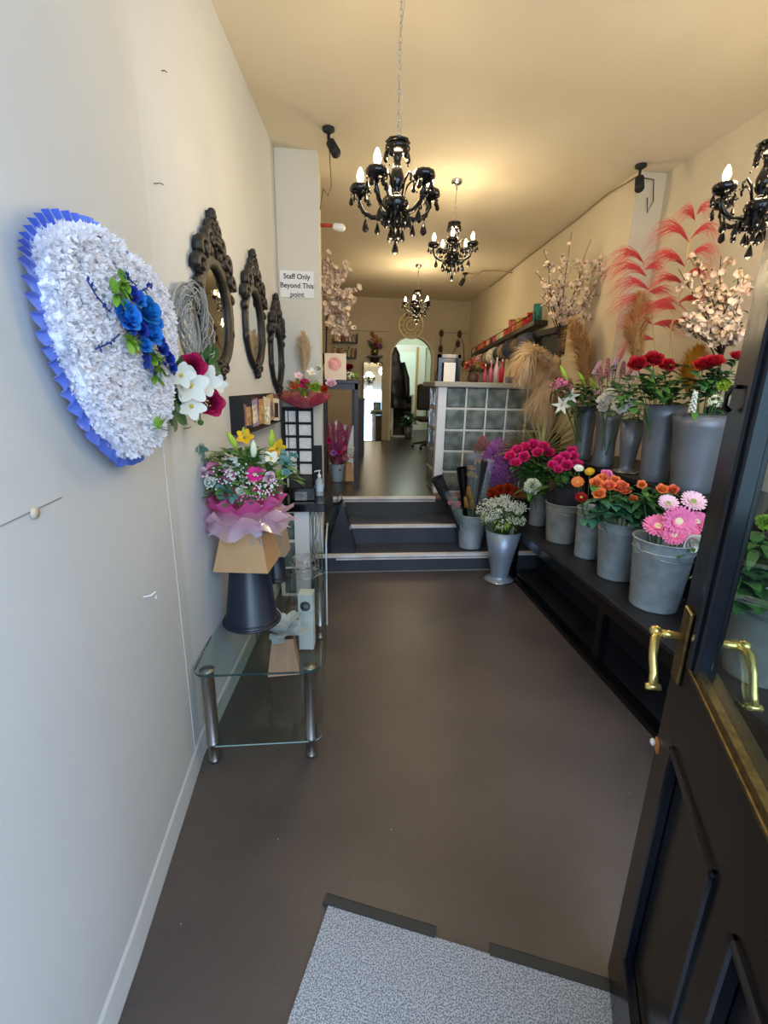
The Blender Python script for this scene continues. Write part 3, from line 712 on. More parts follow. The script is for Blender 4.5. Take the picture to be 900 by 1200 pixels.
# ================================================================== LEFT COUNTER
BLOCK = mat('glass_block', 'c6d6cf', rough=.08, trans=.6, bump=1., bscale=13, ior=1.25, col2='8a9c95', scale=11, detail=0)
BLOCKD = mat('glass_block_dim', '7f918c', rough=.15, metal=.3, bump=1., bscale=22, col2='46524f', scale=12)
GROUT = mat('white_grout', 'dcdcd2', rough=.6, var=.05)
root = thing('till_counter', 'black topped glass block counter at left before the steps', 'counter', (-.44, 3.3, 0))
mb = MB(); mb.box((0, -.01, .69), (.345, .54, .75), bev=.004); mb.build('counter_top', BLKG, root)
mb = MB(); mb.box((.115, .02, 0), (.225, .13, .69)); mb.build('corner_post', WHITE, root)
mb = MB(); mb.box((0, .04, 0), (.03, .06, .69))
for z in (.0, .22, .44, .67): mb.box((.03, .035, z), (.115, .065, z+.022))
mb.build('grout_frame', GROUT, root)
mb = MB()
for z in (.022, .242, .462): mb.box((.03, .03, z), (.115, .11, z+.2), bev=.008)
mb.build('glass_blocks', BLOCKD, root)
mb = MB(); mb.box((.228, .03, .0), (.315, .05, .69)); mb.box((.228, .03, 0), (.24, .5, .69)); mb.build('side_pane', [GLASS], root)
mb = MB()
for x in (.235, .262, .29, .315): mb.tube([(x, .025, .02), (x, .025, .69)], .004, 6)
mb.tube([(.235, .02, .1), (.31, .02, .66)], .004, 6); mb.tube([(.24, .02, .35), (.3, .02, .69)], .004, 6); mb.tube([(.235, .02, .02), (.315, .02, .24)], .004, 6)
mb.build('wire_grid', SILV, root)
CT = .75
# card carousel on counter
root = thing('card_stand', 'tall black stand holding rows of small white gift cards against pillar', 'card stand', (-.43, 3.74, CT+.001))
mb = MB(); mb.box((0, 0, 0), (.235, .1, .02)); mb.box((.0, .06, 0), (.235, .075, .665))
for x in (0, .105, .227): mb.box((x, -.01, 0), (x+.008, .07, .665))
for i in range(6): mb.box((0, -.012, .02+i*.105), (.235, .06, .028+i*.105))
mb.box((0, -.01, .655), (.235, .07, .668)); mb.build('frame', BLKM, root)
for i in range(6):
    for x0, x1 in ((.016, .034), (.042, .098), (.122, .218)):
        mb = MB(); mb.box((x0, .0, .03+i*.105), (x1, .015, .114+i*.105), Matrix.Rotation(-.04, 4, 'X')); mb.build('gift_card', mat('gift_card_white', 'e8e4da', rough=.6, var=.1, scale=40), root)
# hand sanitiser
root = thing('sanitiser_bottle', 'clear pump bottle of hand gel on the black counter', 'bottle', (-.145, 3.55, CT+.001))
mb = MB(); mb.lathe([(.0, 0), (.028, .002), (.03, .01), (.03, .115), (.022, .135), (.012, .145), (.012, .155)], 18); mb.build('body', mat('clear_plastic', 'dfe8ec', rough=.1, alpha=.45), root)
mb = MB(); mb.lathe([(.0301, .04), (.0301, .1)], 18); mb.build('paper_band', mat('bottle_band', 'c6d6e2', rough=.4), root)
mb = MB(); mb.lathe([(.014, .15), (.014, .17), (.005, .172), (.005, .195), (.012, .197), (.012, .205), (0, .206)], 12); mb.tube([(0, 0, .2), (-.03, -.01, .198), (-.036, -.012, .19)], .005, 6); mb.build('pump', WHITE, root)
root = thing('card_machine_box', 'glossy black box with grey front on the black counter', 'box', (-.36, 3.38, CT+.001), .05)
mb = MB(); mb.box((0, 0, 0), (.19, .18, .10), bev=.006); mb.build('body', BLKG, root)
mb = MB(); mb.box((.04, -.003, .005), (.13, 0, .07)); mb.build('grey_panel', mat('grey_photo_panel', '7d7f80', rough=.4, var=.4, scale=30), root)
mb = MB(); mb.box((.0, .0, .1), (.17, .17, .16)); mb.build('lid', BLKM, root)
root = thing('display_tower', 'narrow black board leaning upright by pillar above the counter', 'board', (-.215, 3.8, CT+.001))
mb = MB(); mb.box((0, 0, 0), (.085, .04, .36), bev=.003); mb.build('board', BLKM, root)

# pink bowl bouquet on the card stand
D0 = V((-.25, 3.69, CT+.67))
root = thing('bowl_bouquet', 'bouquet wrapped in bright pink film with lime and pink blooms on the card stand', 'bouquet', D0)
F_PK = tissue('pink_film', 'd84a78', .5, .8)
wrap_sheet(root, 'film_wrap', F_PK, .05, .19, 0.0, .085, amp=.02, wav=7)
wrap_sheet(root, 'inner_film_wrap', tissue('salmon_film', 'e88a78', .5, .8), .05, .17, .01, .11, amp=.025, wav=9, ph=2)
def dq(px, py, dy=0): return at(px, py, Y=3.66+dy)-D0
for kk, x, y, s, m, m2 in (('carnation', 357, 450, .04, P_HOT, None), ('carnation', 369, 455, .042, P_LIM, None), ('carnation', 380, 456, .03, P_ORD, None), ('rose', 345, 452, .035, P_PEA, None), ('rose', 388, 449, .035, P_PPK, None), ('orchid', 350, 441, .03, P_PPK, CEN_Y), ('orchid', 366, 437, .035, P_WHT, CEN_Y), ('carnation', 374, 432, .025, P_CRM, None)):
    put(bloom(kk, m, m2), {'carnation': 'carnation', 'rose': 'rose', 'orchid': 'alstroemeria'}[kk], root, dq(x, y, -.03), (0, -.8, .8), s*1.2)
mb = MB()
for i in range(60):
    a = R(0, 6.28); rr = .12*math.sqrt(R(0, 1)); leaf(mb, (rr*math.cos(a), rr*math.sin(a), R(.08, .18)), (math.cos(a), math.sin(a), R(.4, 1.5)), .08, .013, .3)
mb.build('foliage', LEAFL, root)

def pampas_mesh(pts, wid, nh, m, name='plume', hl_=.12, rad0=.3, parent=None, thin=.0022, droop=.5):
    # pts : world spine, base to tip; hairs fan forward off the spine
    mb = MB(); pts = [V(p) for p in pts]; n = len(pts)-1
    mb.tube(pts, .004, 5, taper=.3)
    for i in range(nh):
        t = R(0, .98); k = min(n-1, int(t*n)); f = t*n-k; p = pts[k].lerp(pts[k+1], f); d = (pts[k+1]-pts[k]).normalized()
        side = d.cross(V((R(-1, 1), R(-1, 1), R(-1, 1)))).normalized()
        L = hl_*R(.6, 1.1)*(.5+math.sin(PI*min(1, t+.15))*.7); w = wid*math.sin(PI*(.12+.8*t))
        q1 = p+side*w*.55*R(.5, 1)+d*L*.35; q2 = p+side*w*R(.7, 1.1)+d*L*.8+V((0, 0, -droop))*L*.35
        s = d.cross(side).normalized()*thin
        mb.add([p-s, p+s, q1+s, q1-s, q2], [(0, 1, 2, 3), (3, 2, 4)])
    return mb.build(name, m, parent)
PAM = tissue('pampas_beige', 'e8d2ac', .45)
PAMG = tissue('pampas_gold', 'dcb880', .45)
PAMR = tissue('pampas_coral', 'd65a56', .35)
def plume(label, base, pts, wid, nh, m=PAM, hl_=.12, group=None, name='pampas_plume', thin=.0022, droop=.5):
    base = V(base); root = thing(name, label, 'dried grass', base, 0, group)
    pts = [V(p)-base for p in pts]
    mb = MB(); mb.tube([V((0, 0, 0)), V((0, 0, 0)).lerp(pts[0], .5)+V((0, 0, .02)), pts[0]], .0035, 5); mb.build('stem', mat('dried_stem', 'a89a62', rough=.8), root)
    pampas_mesh(pts, wid, nh, m, 'plume', hl_, parent=root, thin=thin, droop=droop); clamp_right(root); return root
plume('small beige pampas plume rising out of the pink bowl bouquet', D0+V((0, .05, .1)), [at(356, 438, Y=3.75), at(357, 415, Y=3.75), at(355, 390, Y=3.75)], .08, 450, hl_=.12, thin=.003)

# black bag on step
root = thing('gift_bag', 'glossy black tapered bag standing on the lowest step', 'bag', (-.06+.08, 3.93, .164))
mb = MB(); a, b = .105, .055
mb.add([(-.13, -.1, 0), (.13, -.1, 0), (.15, .08, 0.0), (-.12, .1, 0), (-.08, -.03, .40), (.02, -.04, .46), (.03, .03, .46), (-.07, .04, .40)], [(3, 2, 1, 0), (0, 1, 5, 4), (1, 2, 6, 5), (2, 3, 7, 6), (3, 0, 4, 7)])
mb.build('bag_body', BLKG, root)
mb = MB(); mb.tube([(-.03, 0, .42), (-.02, -.01, .5), (.01, -.01, .5), (.015, 0, .455)], .006, 6); mb.build('cord_handle', mat('grey_film', '8a8a90', rough=.2, metal=.3), root)

# ================================================================== UPPER LEVEL LEFT
DW = mat('dark_stained_wood', '1f1713', rough=.4, var=.3, scale=6, bump=.1)
root = thing('display_table', 'dark wooden display table on the upper floor behind pillar', 'table', (-.18, 4.87, UF))
mb = MB(); mb.box((0, 0, 1.09), (.41, .95, 1.125), bev=.004); mb.build('table_top', DW, root)
mb = MB(); mb.box((.02, .02, 1.03), (.39, .05, 1.09)); mb.box((.36, .05, 1.03), (.385, .93, 1.09)); mb.build('apron', DW, root)
for x, y in ((.02, .02), (.355, .02), (.02, .88), (.355, .88)):
    mb = MB(); mb.box((x, y, 0), (x+.04, y+.04, 1.09)); mb.build('leg', DW, root)
TT = UF+1.126
root = thing('greeting_card', 'large cream card printed with pink rose standing on the display table', 'card', (-.02, 4.95, TT))
mb = MB(); M = Matrix.Rotation(-.25, 4, 'X'); mb.box((-.11, 0, 0), (.11, .004, .27), M); mb.add([(-.11, .004, 0), (-.10, .09, 0), (-.10, .09, .2), (-.11, .004, .27)], [(0, 1, 2, 3)]); mb.build('card', mat('cream_card', 'efe0c8', rough=.6), root)
mb = MB(); mb.lathe([(.07, 0), (.06, .003), (0, .004)], 20, M @ Matrix.Translation((-.01, -.001, .16)) @ Matrix.Rotation(PI/2, 4, 'X')); mb.lathe([(.04, 0.003), (.03, .007), (0, .008)], 12, M @ Matrix.Translation((-.03, -.001, .16)) @ Matrix.Rotation(PI/2, 4, 'X')); mb.build('printed_rose', mat('rose_print', 'e8a8a8', rough=.6, var=.2, scale=30), root)
# buckets and boxes under the table
def bucket(name, label, x, y, z, rt, rb, h, m=ZINC, handle=True, group=None, band=True, rz=0):
    r = thing(name, label, 'bucket', (x, y, z), rz, group)
    mb = MB(); mb.lathe([(0, .004), (rb-.004, .003), (rb, 0), (rb+.002, .008), (rt, h-.004), (rt+.003, h), (rt-.004, h), (rt-.006, h-.01), (rb-.002, .02), (0, .02)], 36); mb.build('body', m, r)
    mb = MB(); torus(mb, rt+.002, .0045, 36, 6, Matrix.Translation((0, 0, h)))
    if band: torus(mb, rb+(rt-rb)*.86+.002, .003, 36, 6, Matrix.Translation((0, 0, h*.86)))
    mb.build('rim', m, r)
    if handle:
        for s in (-1, 1):
            mb = MB(); mb.box((s*(rt-.002)-.004, -.014, h*.80), (s*(rt-.002)+.006, .014, h*.93)); mb.build('handle_lug', m, r)
        mb = MB(); pts = [V(((rt+.006)*math.cos(a), -(rt+.012)*math.sin(a), h*.88-.035*math.sin(a))) for a in [PI*i/16 for i in range(17)]]; mb.tube(pts, .0022, 5); mb.build('wire_handle', STEEL, r)
    return r
bucket('metal_bucket', 'small pale zinc bucket under the dark display table', -.01, 5.25, UF, .085, .065, .20, ZINCB, False)
root = thing('wrapped_bouquet', 'bouquet in pink cellophane standing in bucket under the display table', 'bouquet', (-.01, 5.25, UF+.03))
wrap_sheet(root, 'cellophane', tissue('magenta_film', 'b83c78', .5, .55), .05, .17, .14, .62, amp=.02, wav=4)
for i in range(9): put(bloom('carnation', random.choice((P_HOT, P_PNK, P_PUR))), 'carnation', root, (R(-.12, .1), R(-.12, .02), R(.28, .55)), (R(-.3, .3), -1, .6), R(.035, .05))
mb = MB()
for i in range(40): a = R(0, 6.28); leaf(mb, (R(-.05, .05), R(-.05, .05), R(.05, .3)), (math.cos(a), math.sin(a), 1.2), .14, .012, .3)
mb.build('foliage', LEAFD, root)
root = thing('wrapped_bouquet', 'pale dried bouquet leaning at the right under the display table', 'bouquet', (.12, 5.2, UF+.02))
flower_box(root, .10, .07, .2, KRAFT, .3)
for i in range(5): put(bloom('cluster', P_CRM if i % 2 else P_ROSY), 'dried_flower', root, (R(-.05, .07), R(-.06, .0), R(.25, .42)), (0, -1, .6), .05)
root = thing('white_board', 'narrow white painted board standing under the display table', 'board', (.115, 5.45, UF))
mb = MB(); mb.box((0, 0, 0), (.07, .03, .62)); mb.build('board', WHITE, root)
# lantern + blossom tree on table
def hydr(label, p, s, m, name='hydrangea_head'):
    r = thing(name, label, 'flower', p); put(bloom('cluster', m), 'bloom', r, (0, 0, s*.7), (0, -.4, 1), s)
    mb = MB()
    for k in range(7): a = k*.9; leaf(mb, (0, 0, s*.4), (math.cos(a), math.sin(a), .3), s*1.5, s*.35, .4)
    mb.build('foliage', LEAF, r); return r
hydr('cream flower head lying near the right end of the display table', (.13, 5.15, TT), .06, P_CRM)
hydr('greenish flower head at the back right of the display table', (.19, 5.4, TT), .055, P_LIM)
root = thing('glass_lantern', 'black lantern with clear glass drop on the display table', 'lantern', (-.155+.02, 5.3, TT))
mb = MB(); mb.box((-.07, -.07, 0), (.07, .07, .02)); mb.lathe([(.075, .2), (.06, .24), (.015, .28), (0, .29)], 4, smooth=False)
for x in (-.06, .06):
    for y in (-.06, .06): mb.box((x-.006, y-.006, .02), (x+.006, y+.006, .2))
mb.build('frame', BLKM, root)
mb = MB(); mb.lathe([(0, .02), (.03, .03), (.04, .09), (.015, .16), (0, .18)], 12); mb.build('glass_drop', mat('crystal_clear', 'dfe6ea', rough=.05, metal=.6), root)

def blossom_tree(label, base, trunk, tips, nb, m=P_BLS, potm=BLKM, pot=True, bs=.016, leaves=.4, seed=1, name='blossom_branch', cr=.10):
    random.seed(seed); base = V(base); r = thing(name, label, 'artificial tree', base)
    mb = MB(); bl = []; tr = [V(p)-base for p in trunk]
    mb.tube(tr, .012, 6, taper=.7); top = tr[-1]
    for tp in tips:
        tp = V(tp)-base; s = tr[-1].lerp(tr[max(0, len(tr)-2)], R(0, .7)); mid = s.lerp(tp, .5)+V((R(-.04, .04), R(-.04, .04), R(.0, .06)))
        pts = [s, s.lerp(mid, .6)+V((0, 0, .01)), mid, mid.lerp(tp, .55)+V((R(-.02, .02), 0, .01)), tp]; mb.tube(pts, .005, 5, taper=.35)
        for k in range(6):
            t = R(.25, .95)*3.99; q = pts[int(t)].lerp(pts[int(t)+1], t-int(t)); e = q+V((R(-1, 1), R(-1, 1), R(-.2, 1.2))).normalized()*R(.5, 1)*cr; mb.tube([q, q.lerp(e, .5)+V((0, 0, .01)), e], .002, 4)
            for j in range(5): bl.append(q.lerp(e, R(.3, 1.05)))
        for j in range(7): t = R(1.5, 3.99); bl.append(pts[int(t)].lerp(pts[int(t)+1], t-int(t)))
    mb.build('branches', BARK, r)
    random.shuffle(bl); bl = bl[:nb]; mb = MB(); ml = MB()
    for p in bl:
        d = V((R(-1, 1), R(-1.4, .4), R(-.3, 1))).normalized(); M = aim(d, R(0, 6), p+V((R(-.012, .012), R(-.012, .012), R(-.012, .012))), bs*R(.8, 1.3))
        for k in range(5): petal_grid(mb, .05, 1., .48, .95, .15, 2*PI*k/5, 2, 2, M=M, rnd=True)
        if R(0, 1) < leaves: leaf(ml, p, (R(-1, 1), R(-1, .3), R(-.3, 1)), .03, .008, .2, ns=3)
    mb.build('blossoms', m, r); ml.build('leaves', LEAF, r); clamp_right(r); random.seed(seed+50); return r
Y = 5.35; tb = at(384, 430, Y=Y)
def tall_vase(name, label, x, y, z, r, h, m=BLKM):
    t = thing(name, label, 'vase', (x, y, z)); mb = MB(); mb.lathe([(0, .004), (r*.7, .0), (r*.75, .01), (r*.95, h*.5), (r, h-.01), (r+.004, h), (r-.006, h), (r*.85, h*.5), (0, .02)], 30); mb.build('body', m, t)
    mb = MB(); torus(mb, r, .005, 30, 6, Matrix.Translation((0, 0, h))); mb.build('rim', m, t); return t
tall_vase('dark_vase', 'dark purple-brown vase holding blossom branches on the display table', -.13, 5.6, TT, .07, .26, mat('aubergine_glaze', '2a1a20', rough=.25))
blossom_tree('pink-white artificial blossom tree rising beside pillar on the display table', (-.13, 5.6, TT+.02), [(-.13, 5.6, TT+.02), at(382, 420, Y=5.6), at(383, 370, Y=5.6), at(383, 340, Y=5.6)],
             [at(x, y, Y=Y_) for x, y, Y_ in ((376, 308, 5.6), (388, 306, 5.6), (404, 315, 5.5), (398, 330, 5.6), (410, 345, 5.6), (416, 360, 5.5), (416, 385, 5.5), (408, 395, 5.6), (395, 400, 5.5), (380, 330, 5.4), (377, 360, 5.5), (396, 350, 5.4), (405, 370, 5.5), (412, 352, 5.4), (392, 385, 5.4), (386, 350, 5.35))], 620, m=petal('petal_cream_blossom', 'f5e3cc', 'ecd4b8'), bs=.036, leaves=.1, seed=5, cr=.15)
# plinth / rear left things
root = thing('wooden_plinth', 'tall narrow dark wooden stand beside the leaning mirror', 'plinth', (.28, 7.2, UF))
mb = MB(); mb.box((0, 0, 0), (.13, .3, .85), bev=.006); mb.build('body', mat('brown_wood', '3d2418', rough=.5, var=.3, scale=8), root)
mb = MB(); mb.box((-.01, -.01, .85), (.14, .31, .88)); mb.build('top', DW, root)
root = thing('leaning_mirror', 'tall frameless mirror leaning on rear wall left of the arch', 'mirror', (.50, 9.2, UF))
mb = MB(); M = Matrix.Rotation(-.09, 4, 'X'); mb.box((0, 0, 0), (.37, .012, 1.52), M); mb.build('backing', BLKM, root)
mb = MB(); mb.box((.01, -.004, .01), (.36, -.001, 1.51), M); mb.build('mirror_glass', MIRROR, root)
for i in range(3): 
    r = thing('red_flower_bunch', ('leftmost', 'middle', 'rightmost')[i]+' bunch of red flowers on the shelf below the small bottle shelves', 'flowers', (-.02+i*.13, 9.25, 1.84), 0)
    for k in range(5): put(bloom('carnation', P_RED), 'bloom', r, (R(-.06, .06), R(-.05, .03), R(.03, .12)), (0, -1, .7), .055)
    mb = MB()
    for k in range(10): a = R(0, 6.28); leaf(mb, (0, 0, .0), (math.cos(a), math.sin(a), .8), .1, .015, .3)
    mb.build('foliage', LEAFD, r)
SHW = mat('shelf_dark', '2a1e18', rough=.5)
for i, z in enumerate((1.80, 2.09, 2.36)):
    mb = MB(); x0 = (-.12, -.1, -.08)[i]; mb.box((0, -.16, 0), (.46, 0, .025)); 
    r = thing('wall_shelf', ('lowest', 'middle', 'topmost')[i]+' small dark shelf on rear wall left of the leaning mirror', 'shelf', (x0, YB-.003, z)); mb.build('board', SHW, r)
    mb = MB(); mb.box((.455, -.16, .025), (.47, 0, .18 if i else .03)); mb.build('end_panel', SHW, r)
bc = ('c8b090', 'b08860', 'e0d0b8', '8a5a40', 'd8c070', 'a8a090', 'c49a80')
k = 0
for i, z in ((1, 2.116), (2, 2.386)):
    for j in range(6):
        x = (-.1, -.08)[i-1]+.05+j*.068; c = bc[(k*3) % 7]; r = thing('scent_jar', '', 'jar', (x, 9.33, z))
        h = R(.1, .16); mb = MB(); mb.lathe([(0, 0), (.026, 0), (.028, .01), (.028, h*.7), (.012, h*.8), (.012, h)], 12); mb.build('body', mat('jar_%s' % c, c, rough=.3), r)
        mb = MB(); mb.lathe([(.015, h), (.015, h+.02), (0, h+.02)], 10); mb.build('lid', SHW, r)
        r['label'] = ['first', 'second', 'third', 'fourth', 'fifth', 'sixth'][j]+' small jar from the left on the '+('middle', 'topmost')[i-1]+' rear wall shelf'; r['group'] = 'small jars on the rear wall shelves'; k += 1
# wall planter
root = thing('wall_planter', 'dried flower arrangement in bracket planter on rear wall left of the arch', 'planter', (.72, YB-.002, 2.12))
mb = MB(); mb.box((-.15, -.16, 0), (.15, 0, .03)); mb.lathe([(0, -.12), (.08, -.08), (.1, 0)], 16, Matrix.Translation((0, -.09, 0))); mb.build('bracket', SHW, root)
mb = MB(); mb.lathe([(0, .03), (.05, .03), (.075, .12), (.07, .13)], 16, Matrix.Translation((0, -.09, 0))); mb.build('pot', BRASSA, root)
for x, z, s, m, kk in ((-.07, .28, .07, P_ROSY, 'cluster'), (.08, .3, .08, P_TAN, 'cluster'), (.1, .2, .07, P_PUR, 'plume'), (0, .36, .06, P_ORD, 'cluster'), (-.06, .42, .05, P_TAN, 'plume'), (0, .22, .07, P_RED, 'cluster')): put(bloom(kk, m), 'dried_flower', root, (x, -.1, z), (0, -1, .5), s)
mb = MB()
for k in range(40): a = R(0, 6.28); leaf(mb, (R(-.05, .05), -.09, .13), (math.cos(a)*.8, math.sin(a)*.3, R(.3, 1.5)), R(.15, .34), .012, .3)
mb.build('foliage', LEAFD, root)
# gold wheel clock
root = thing('gold_wall_clock', 'round openwork gold clock above the arch', 'clock', (1.42, YB-.003, 2.73))
mb = MB(); MR = Matrix.Rotation(PI/2, 4, 'X'); GLD = mat('gold_leaf', 'ecd998', rough=.4, metal=.25)
torus(mb, .235, .018, 40, 8, MR @ Matrix.Translation((0, 0, .02))); torus(mb, .15, .008, 32, 6, MR @ Matrix.Translation((0, 0, .02))); torus(mb, .09, .012, 32, 6, MR @ Matrix.Translation((0, 0, .02)))
mb.build('ring', GLD, root)
for i in range(12):
    mb = MB(); a = PI*i/6; c, s = math.cos(a), math.sin(a); mb.tube([(.155*c, -.02, .155*s), (.225*c, -.02, .225*s)], .009, 6); mb.build('numeral_bar', GLD, root)
mb = MB(); mb.tube([(0, -.035, 0), (.08, -.035, .05)], .006, 5); mb.tube([(0, -.035, 0), (-.02, -.035, .12)], .005, 5); mb.ball((0, -.03, 0), .018); mb.build('hands', GLD, root)
# coat on the arch side
root = thing('coat', 'black padded coat hanging at left side of the arch', 'coat', (1.22, 9.72, 1.15))
mb = MB()
def coat(u, v):
    a = 2*PI*u; z = 1.2*v; r = (.17-.11*max(0, v-.6)/.4+.015*math.sin(v*30))*(1+.12*math.sin(a*3+v*5)); 
    return (r*math.cos(a)*(1.1)-.08*v, r*.55*math.sin(a), z)
mb.grid(coat, 20, 24, True, None, True); mb.build('body', mat('black_padded_nylon', '0e1114', rough=.45), root)
mb = MB(); mb.tube([(.08, -.06, .9), (.17, -.08, .6), (.2, -.08, .3), (.19, -.08, .18)], [.06, .07, .06, .05], 10); mb.build('sleeve', _M['black_padded_nylon'], root)
mb = MB(); mb.tube([(-.08, 0, 1.15), (-.08, 0, 1.24), (-.16, 0, 1.27)], .006, 5); mb.build('hanging_loop', BLKM, root)
# potted plant & white framed mirror in the arch
root = thing('standing_mirror', 'low white framed mirror standing inside the arch', 'mirror', (1.16, 10.0, UF))
mb = MB()
for b_ in (((0, 0, 0), (.03, .03, .9)), ((.42, 0, 0), (.45, .03, .9)), ((0, 0, .87), (.45, .03, .9)), ((0, 0, 0), (.45, .03, .04))): mb.box(*b_)
mb.build('frame', WHITE, root); mb = MB(); mb.box((.03, .012, .04), (.42, .016, .87)); mb.build('mirror_glass', mat('dim_mirror', '8fa096', rough=.05, metal=1), root)
root = thing('potted_plant', 'leafy green plant in grey pot in front of the low white framed mirror', 'plant', (1.50, 9.85, UF))
mb = MB(); mb.lathe([(0, 0), (.07, 0), (.1, .26), (.09, .26), (0, .24)], 18); mb.build('pot', GREYV, root)
mb = MB()
for k in range(70): a = R(0, 6.28); leaf(mb, (.03*math.cos(a), .03*math.sin(a), .24+R(0, .25)), (math.cos(a), math.sin(a), R(.1, 1.3)), R(.15, .26), .045, .5)
mb.build('foliage', LEAFD, root)
# office chair
root = thing('office_chair', 'black swivel office chair behind the glass block counter', 'chair', (1.62, 8.2, UF))
mb = MB(); mb.box((-.22, -.22, .48), (.22, .22, .56), bev=.03); mb.build('seat', BLKM, root)
mb = MB(); mb.box((-.2, .18, .66), (.2, .25, 1.12), bev=.03); mb.build('backrest', BLKM, root)
mb = MB(); mb.cyl((0, 0, .1), (0, 0, .48), .025); mb.tube([(0, .15, .5), (0, .26, .55), (0, .24, .8)], .015, 6); mb.build('gas_column', BLKM, root)
for i in range(5):
    a = 2*PI*i/5+.3; mb = MB(); mb.tube([(0, 0, .12), (.28*math.cos(a), .28*math.sin(a), .07)], [.03, .018], 6); b_ = mb.build('leg', BLKM, root)
    mb = MB(); mb.tube([(.28*math.cos(a), .28*math.sin(a)-.02, .03), (.28*math.cos(a), .28*math.sin(a)+.02, .03)], .028, 12); mb.build('caster', BLKM, b_)
# dried garland on the back wall
root = thing('dried_garland', 'dangling dried poppy stems pinned on rear wall right of the arch', 'garland', (2.22, YB-.003, 2.3))
mb = MB(); mb.tube([(-.2, -.02, .33), (-.2, -.02, 0), (-.05, -.02, -.3), (.12, -.03, .1), (.16, -.02, .32), (.26, -.02, .1), (.3, -.02, -.3)], .007, 5); mb.build('twine', BARK, root)
for p in ((-.2, -.03, .3), (-.2, -.03, .02), (.16, -.03, .3), (.14, -.03, .12), (.28, -.03, -.25)):
    mb = MB(); mb.ball(p, (.045, .03, .07)); mb.build('seed_pod', mat('pod_brown', '4a3022', rough=.8), root)

# ================================================================== GLASS BLOCK COUNTER (right)
CX, CY, CH = 1.0, 4.65, 1.08
root = thing('glass_block_counter', 'white framed glass block counter with grey top at the head of the steps', 'counter', (CX, CY, UF))
mb = MB(); mb.box((-.05, -.05, CH), (1.27, .62, CH+.05), bev=.006); mb.build('counter_top', mat('grey_laminate', 'a39f92', rough=.45), root)
mb = MB(); mb.box((0, 0, 0), (.085, .085, CH)); mb.build('corner_post', WHITE, root)
mb = MB(); nx, p_ = 5, .216
for i in range(6): mb.box((.085, .02, i*p_-.004 if i else 0), (1.22, .075, i*p_+.016 if i < 5 else CH))
for i in range(6): mb.box((.085+(i+1)*.212-.012, .018, 0), (.085+(i+1)*.212+.006, .077, CH))
for i in range(6): mb.box((.02, .085, i*p_-.004 if i else 0), (.075, .52, i*p_+.016 if i < 5 else CH))
for i in range(2): mb.box((.018, .085+(i+1)*.212-.012, 0), (.077, .085+(i+1)*.212+.006, CH))
mb.build('grout_frame', GROUT, root)
mb = MB()
for j in range(5):
    for i in range(5): x = .085+i*.212+.007; mb.box((x, .01, j*p_+.016), (x+.193, .085, j*p_+.016+.196), bev=.012)
    for i in range(2): y = .085+i*.212+.007; mb.box((.01, y, j*p_+.016), (.085, y+.193, j*p_+.016+.196), bev=.012)
mb.build('glass_blocks', BLOCK, root)
mb = MB(); mb.box((.09, .35, .0), (1.22, .38, 1.0)); mb.build('inner_shelf', mat('shelf_mottled_brown', '453a30', rough=.6, var=.7, scale=5), root)  # upright brown board behind the blocks, tone varied by noise
CTZ = UF+CH+.0505
root = thing('notice_frame', 'black box frame holding a white notice on the counter top', 'frame', (CX+.03, 4.85, CTZ))
mb = MB(); mb.box((0, 0, 0), (.03, .08, .27)); mb.box((.2, 0, 0), (.23, .08, .27)); mb.box((0, 0, .235), (.23, .08, .27)); mb.box((0, .06, 0), (.23, .08, .27)); mb.build('frame', BLKG, root)
mb = MB(); mb.box((.06, .01, .0), (.18, .014, .19)); mb.build('notice', PAPER, root)
root = thing('black_pen', 'black pen upright at left end of the counter top', 'pen', (CX+.0, 4.83, CTZ)); mb = MB(); mb.tube([(0, 0, 0), (0, 0, .1)], .006, 6); mb.build('pen_body', BLKM, root)
# items along counter
root = thing('dried_arrangement', 'orange dried flower arrangement on the counter beneath the ribbon shelf', 'arrangement', (CX+.43, 4.95, CTZ))
mb = MB(); mb.lathe([(0, 0), (.05, 0), (.06, .05), (.04, .1), (.045, .11)], 16); mb.build('vase', mat('terracotta_dark', '5a3a2c', rough=.6), root)
for k in range(8): put(bloom('cluster', random.choice((P_ORD, P_TAN, P_ROSY))), 'dried_flower', root, (R(-.1, .1), R(-.06, .06), R(.13, .25)), (0, -1, .8), .05)
mb = MB()
for k in range(30): a = R(0, 6.28); leaf(mb, (0, 0, .1), (math.cos(a), math.sin(a), R(.3, 1.5)), .18, .01, .4)
mb.build('foliage', mat('dried_olive', '6a6236', rough=.8), root)
for i, (x, c, h, w, lab) in enumerate(((.60, 'c8667a', .20, .022, 'dusky pink bottle second from the dried arrangement on counter'), (.66, 'e0b8c0', .24, .026, 'tall pale pink bottle on the counter top'), (.72, 'c01848', .22, .024, 'crimson bottle on the counter top next to pampas'), (.54, 'b8506a', .17, .022, 'short rose bottle closest to the dried arrangement on counter'))):
    r = thing('diffuser_bottle', lab, 'bottle', (CX+x, 4.9, CTZ)); mb = MB(); mb.lathe([(0, 0), (w, 0), (w, h*.65), (w*.4, h*.78), (w*.4, h)], 14); mb.build('body', mat('bottle_'+c, c, rough=.2), r)
    mb = MB(); mb.lathe([(w*.5, h), (w*.5, h+.02), (0, h+.02)], 10); mb.build('cap', SILV, r)

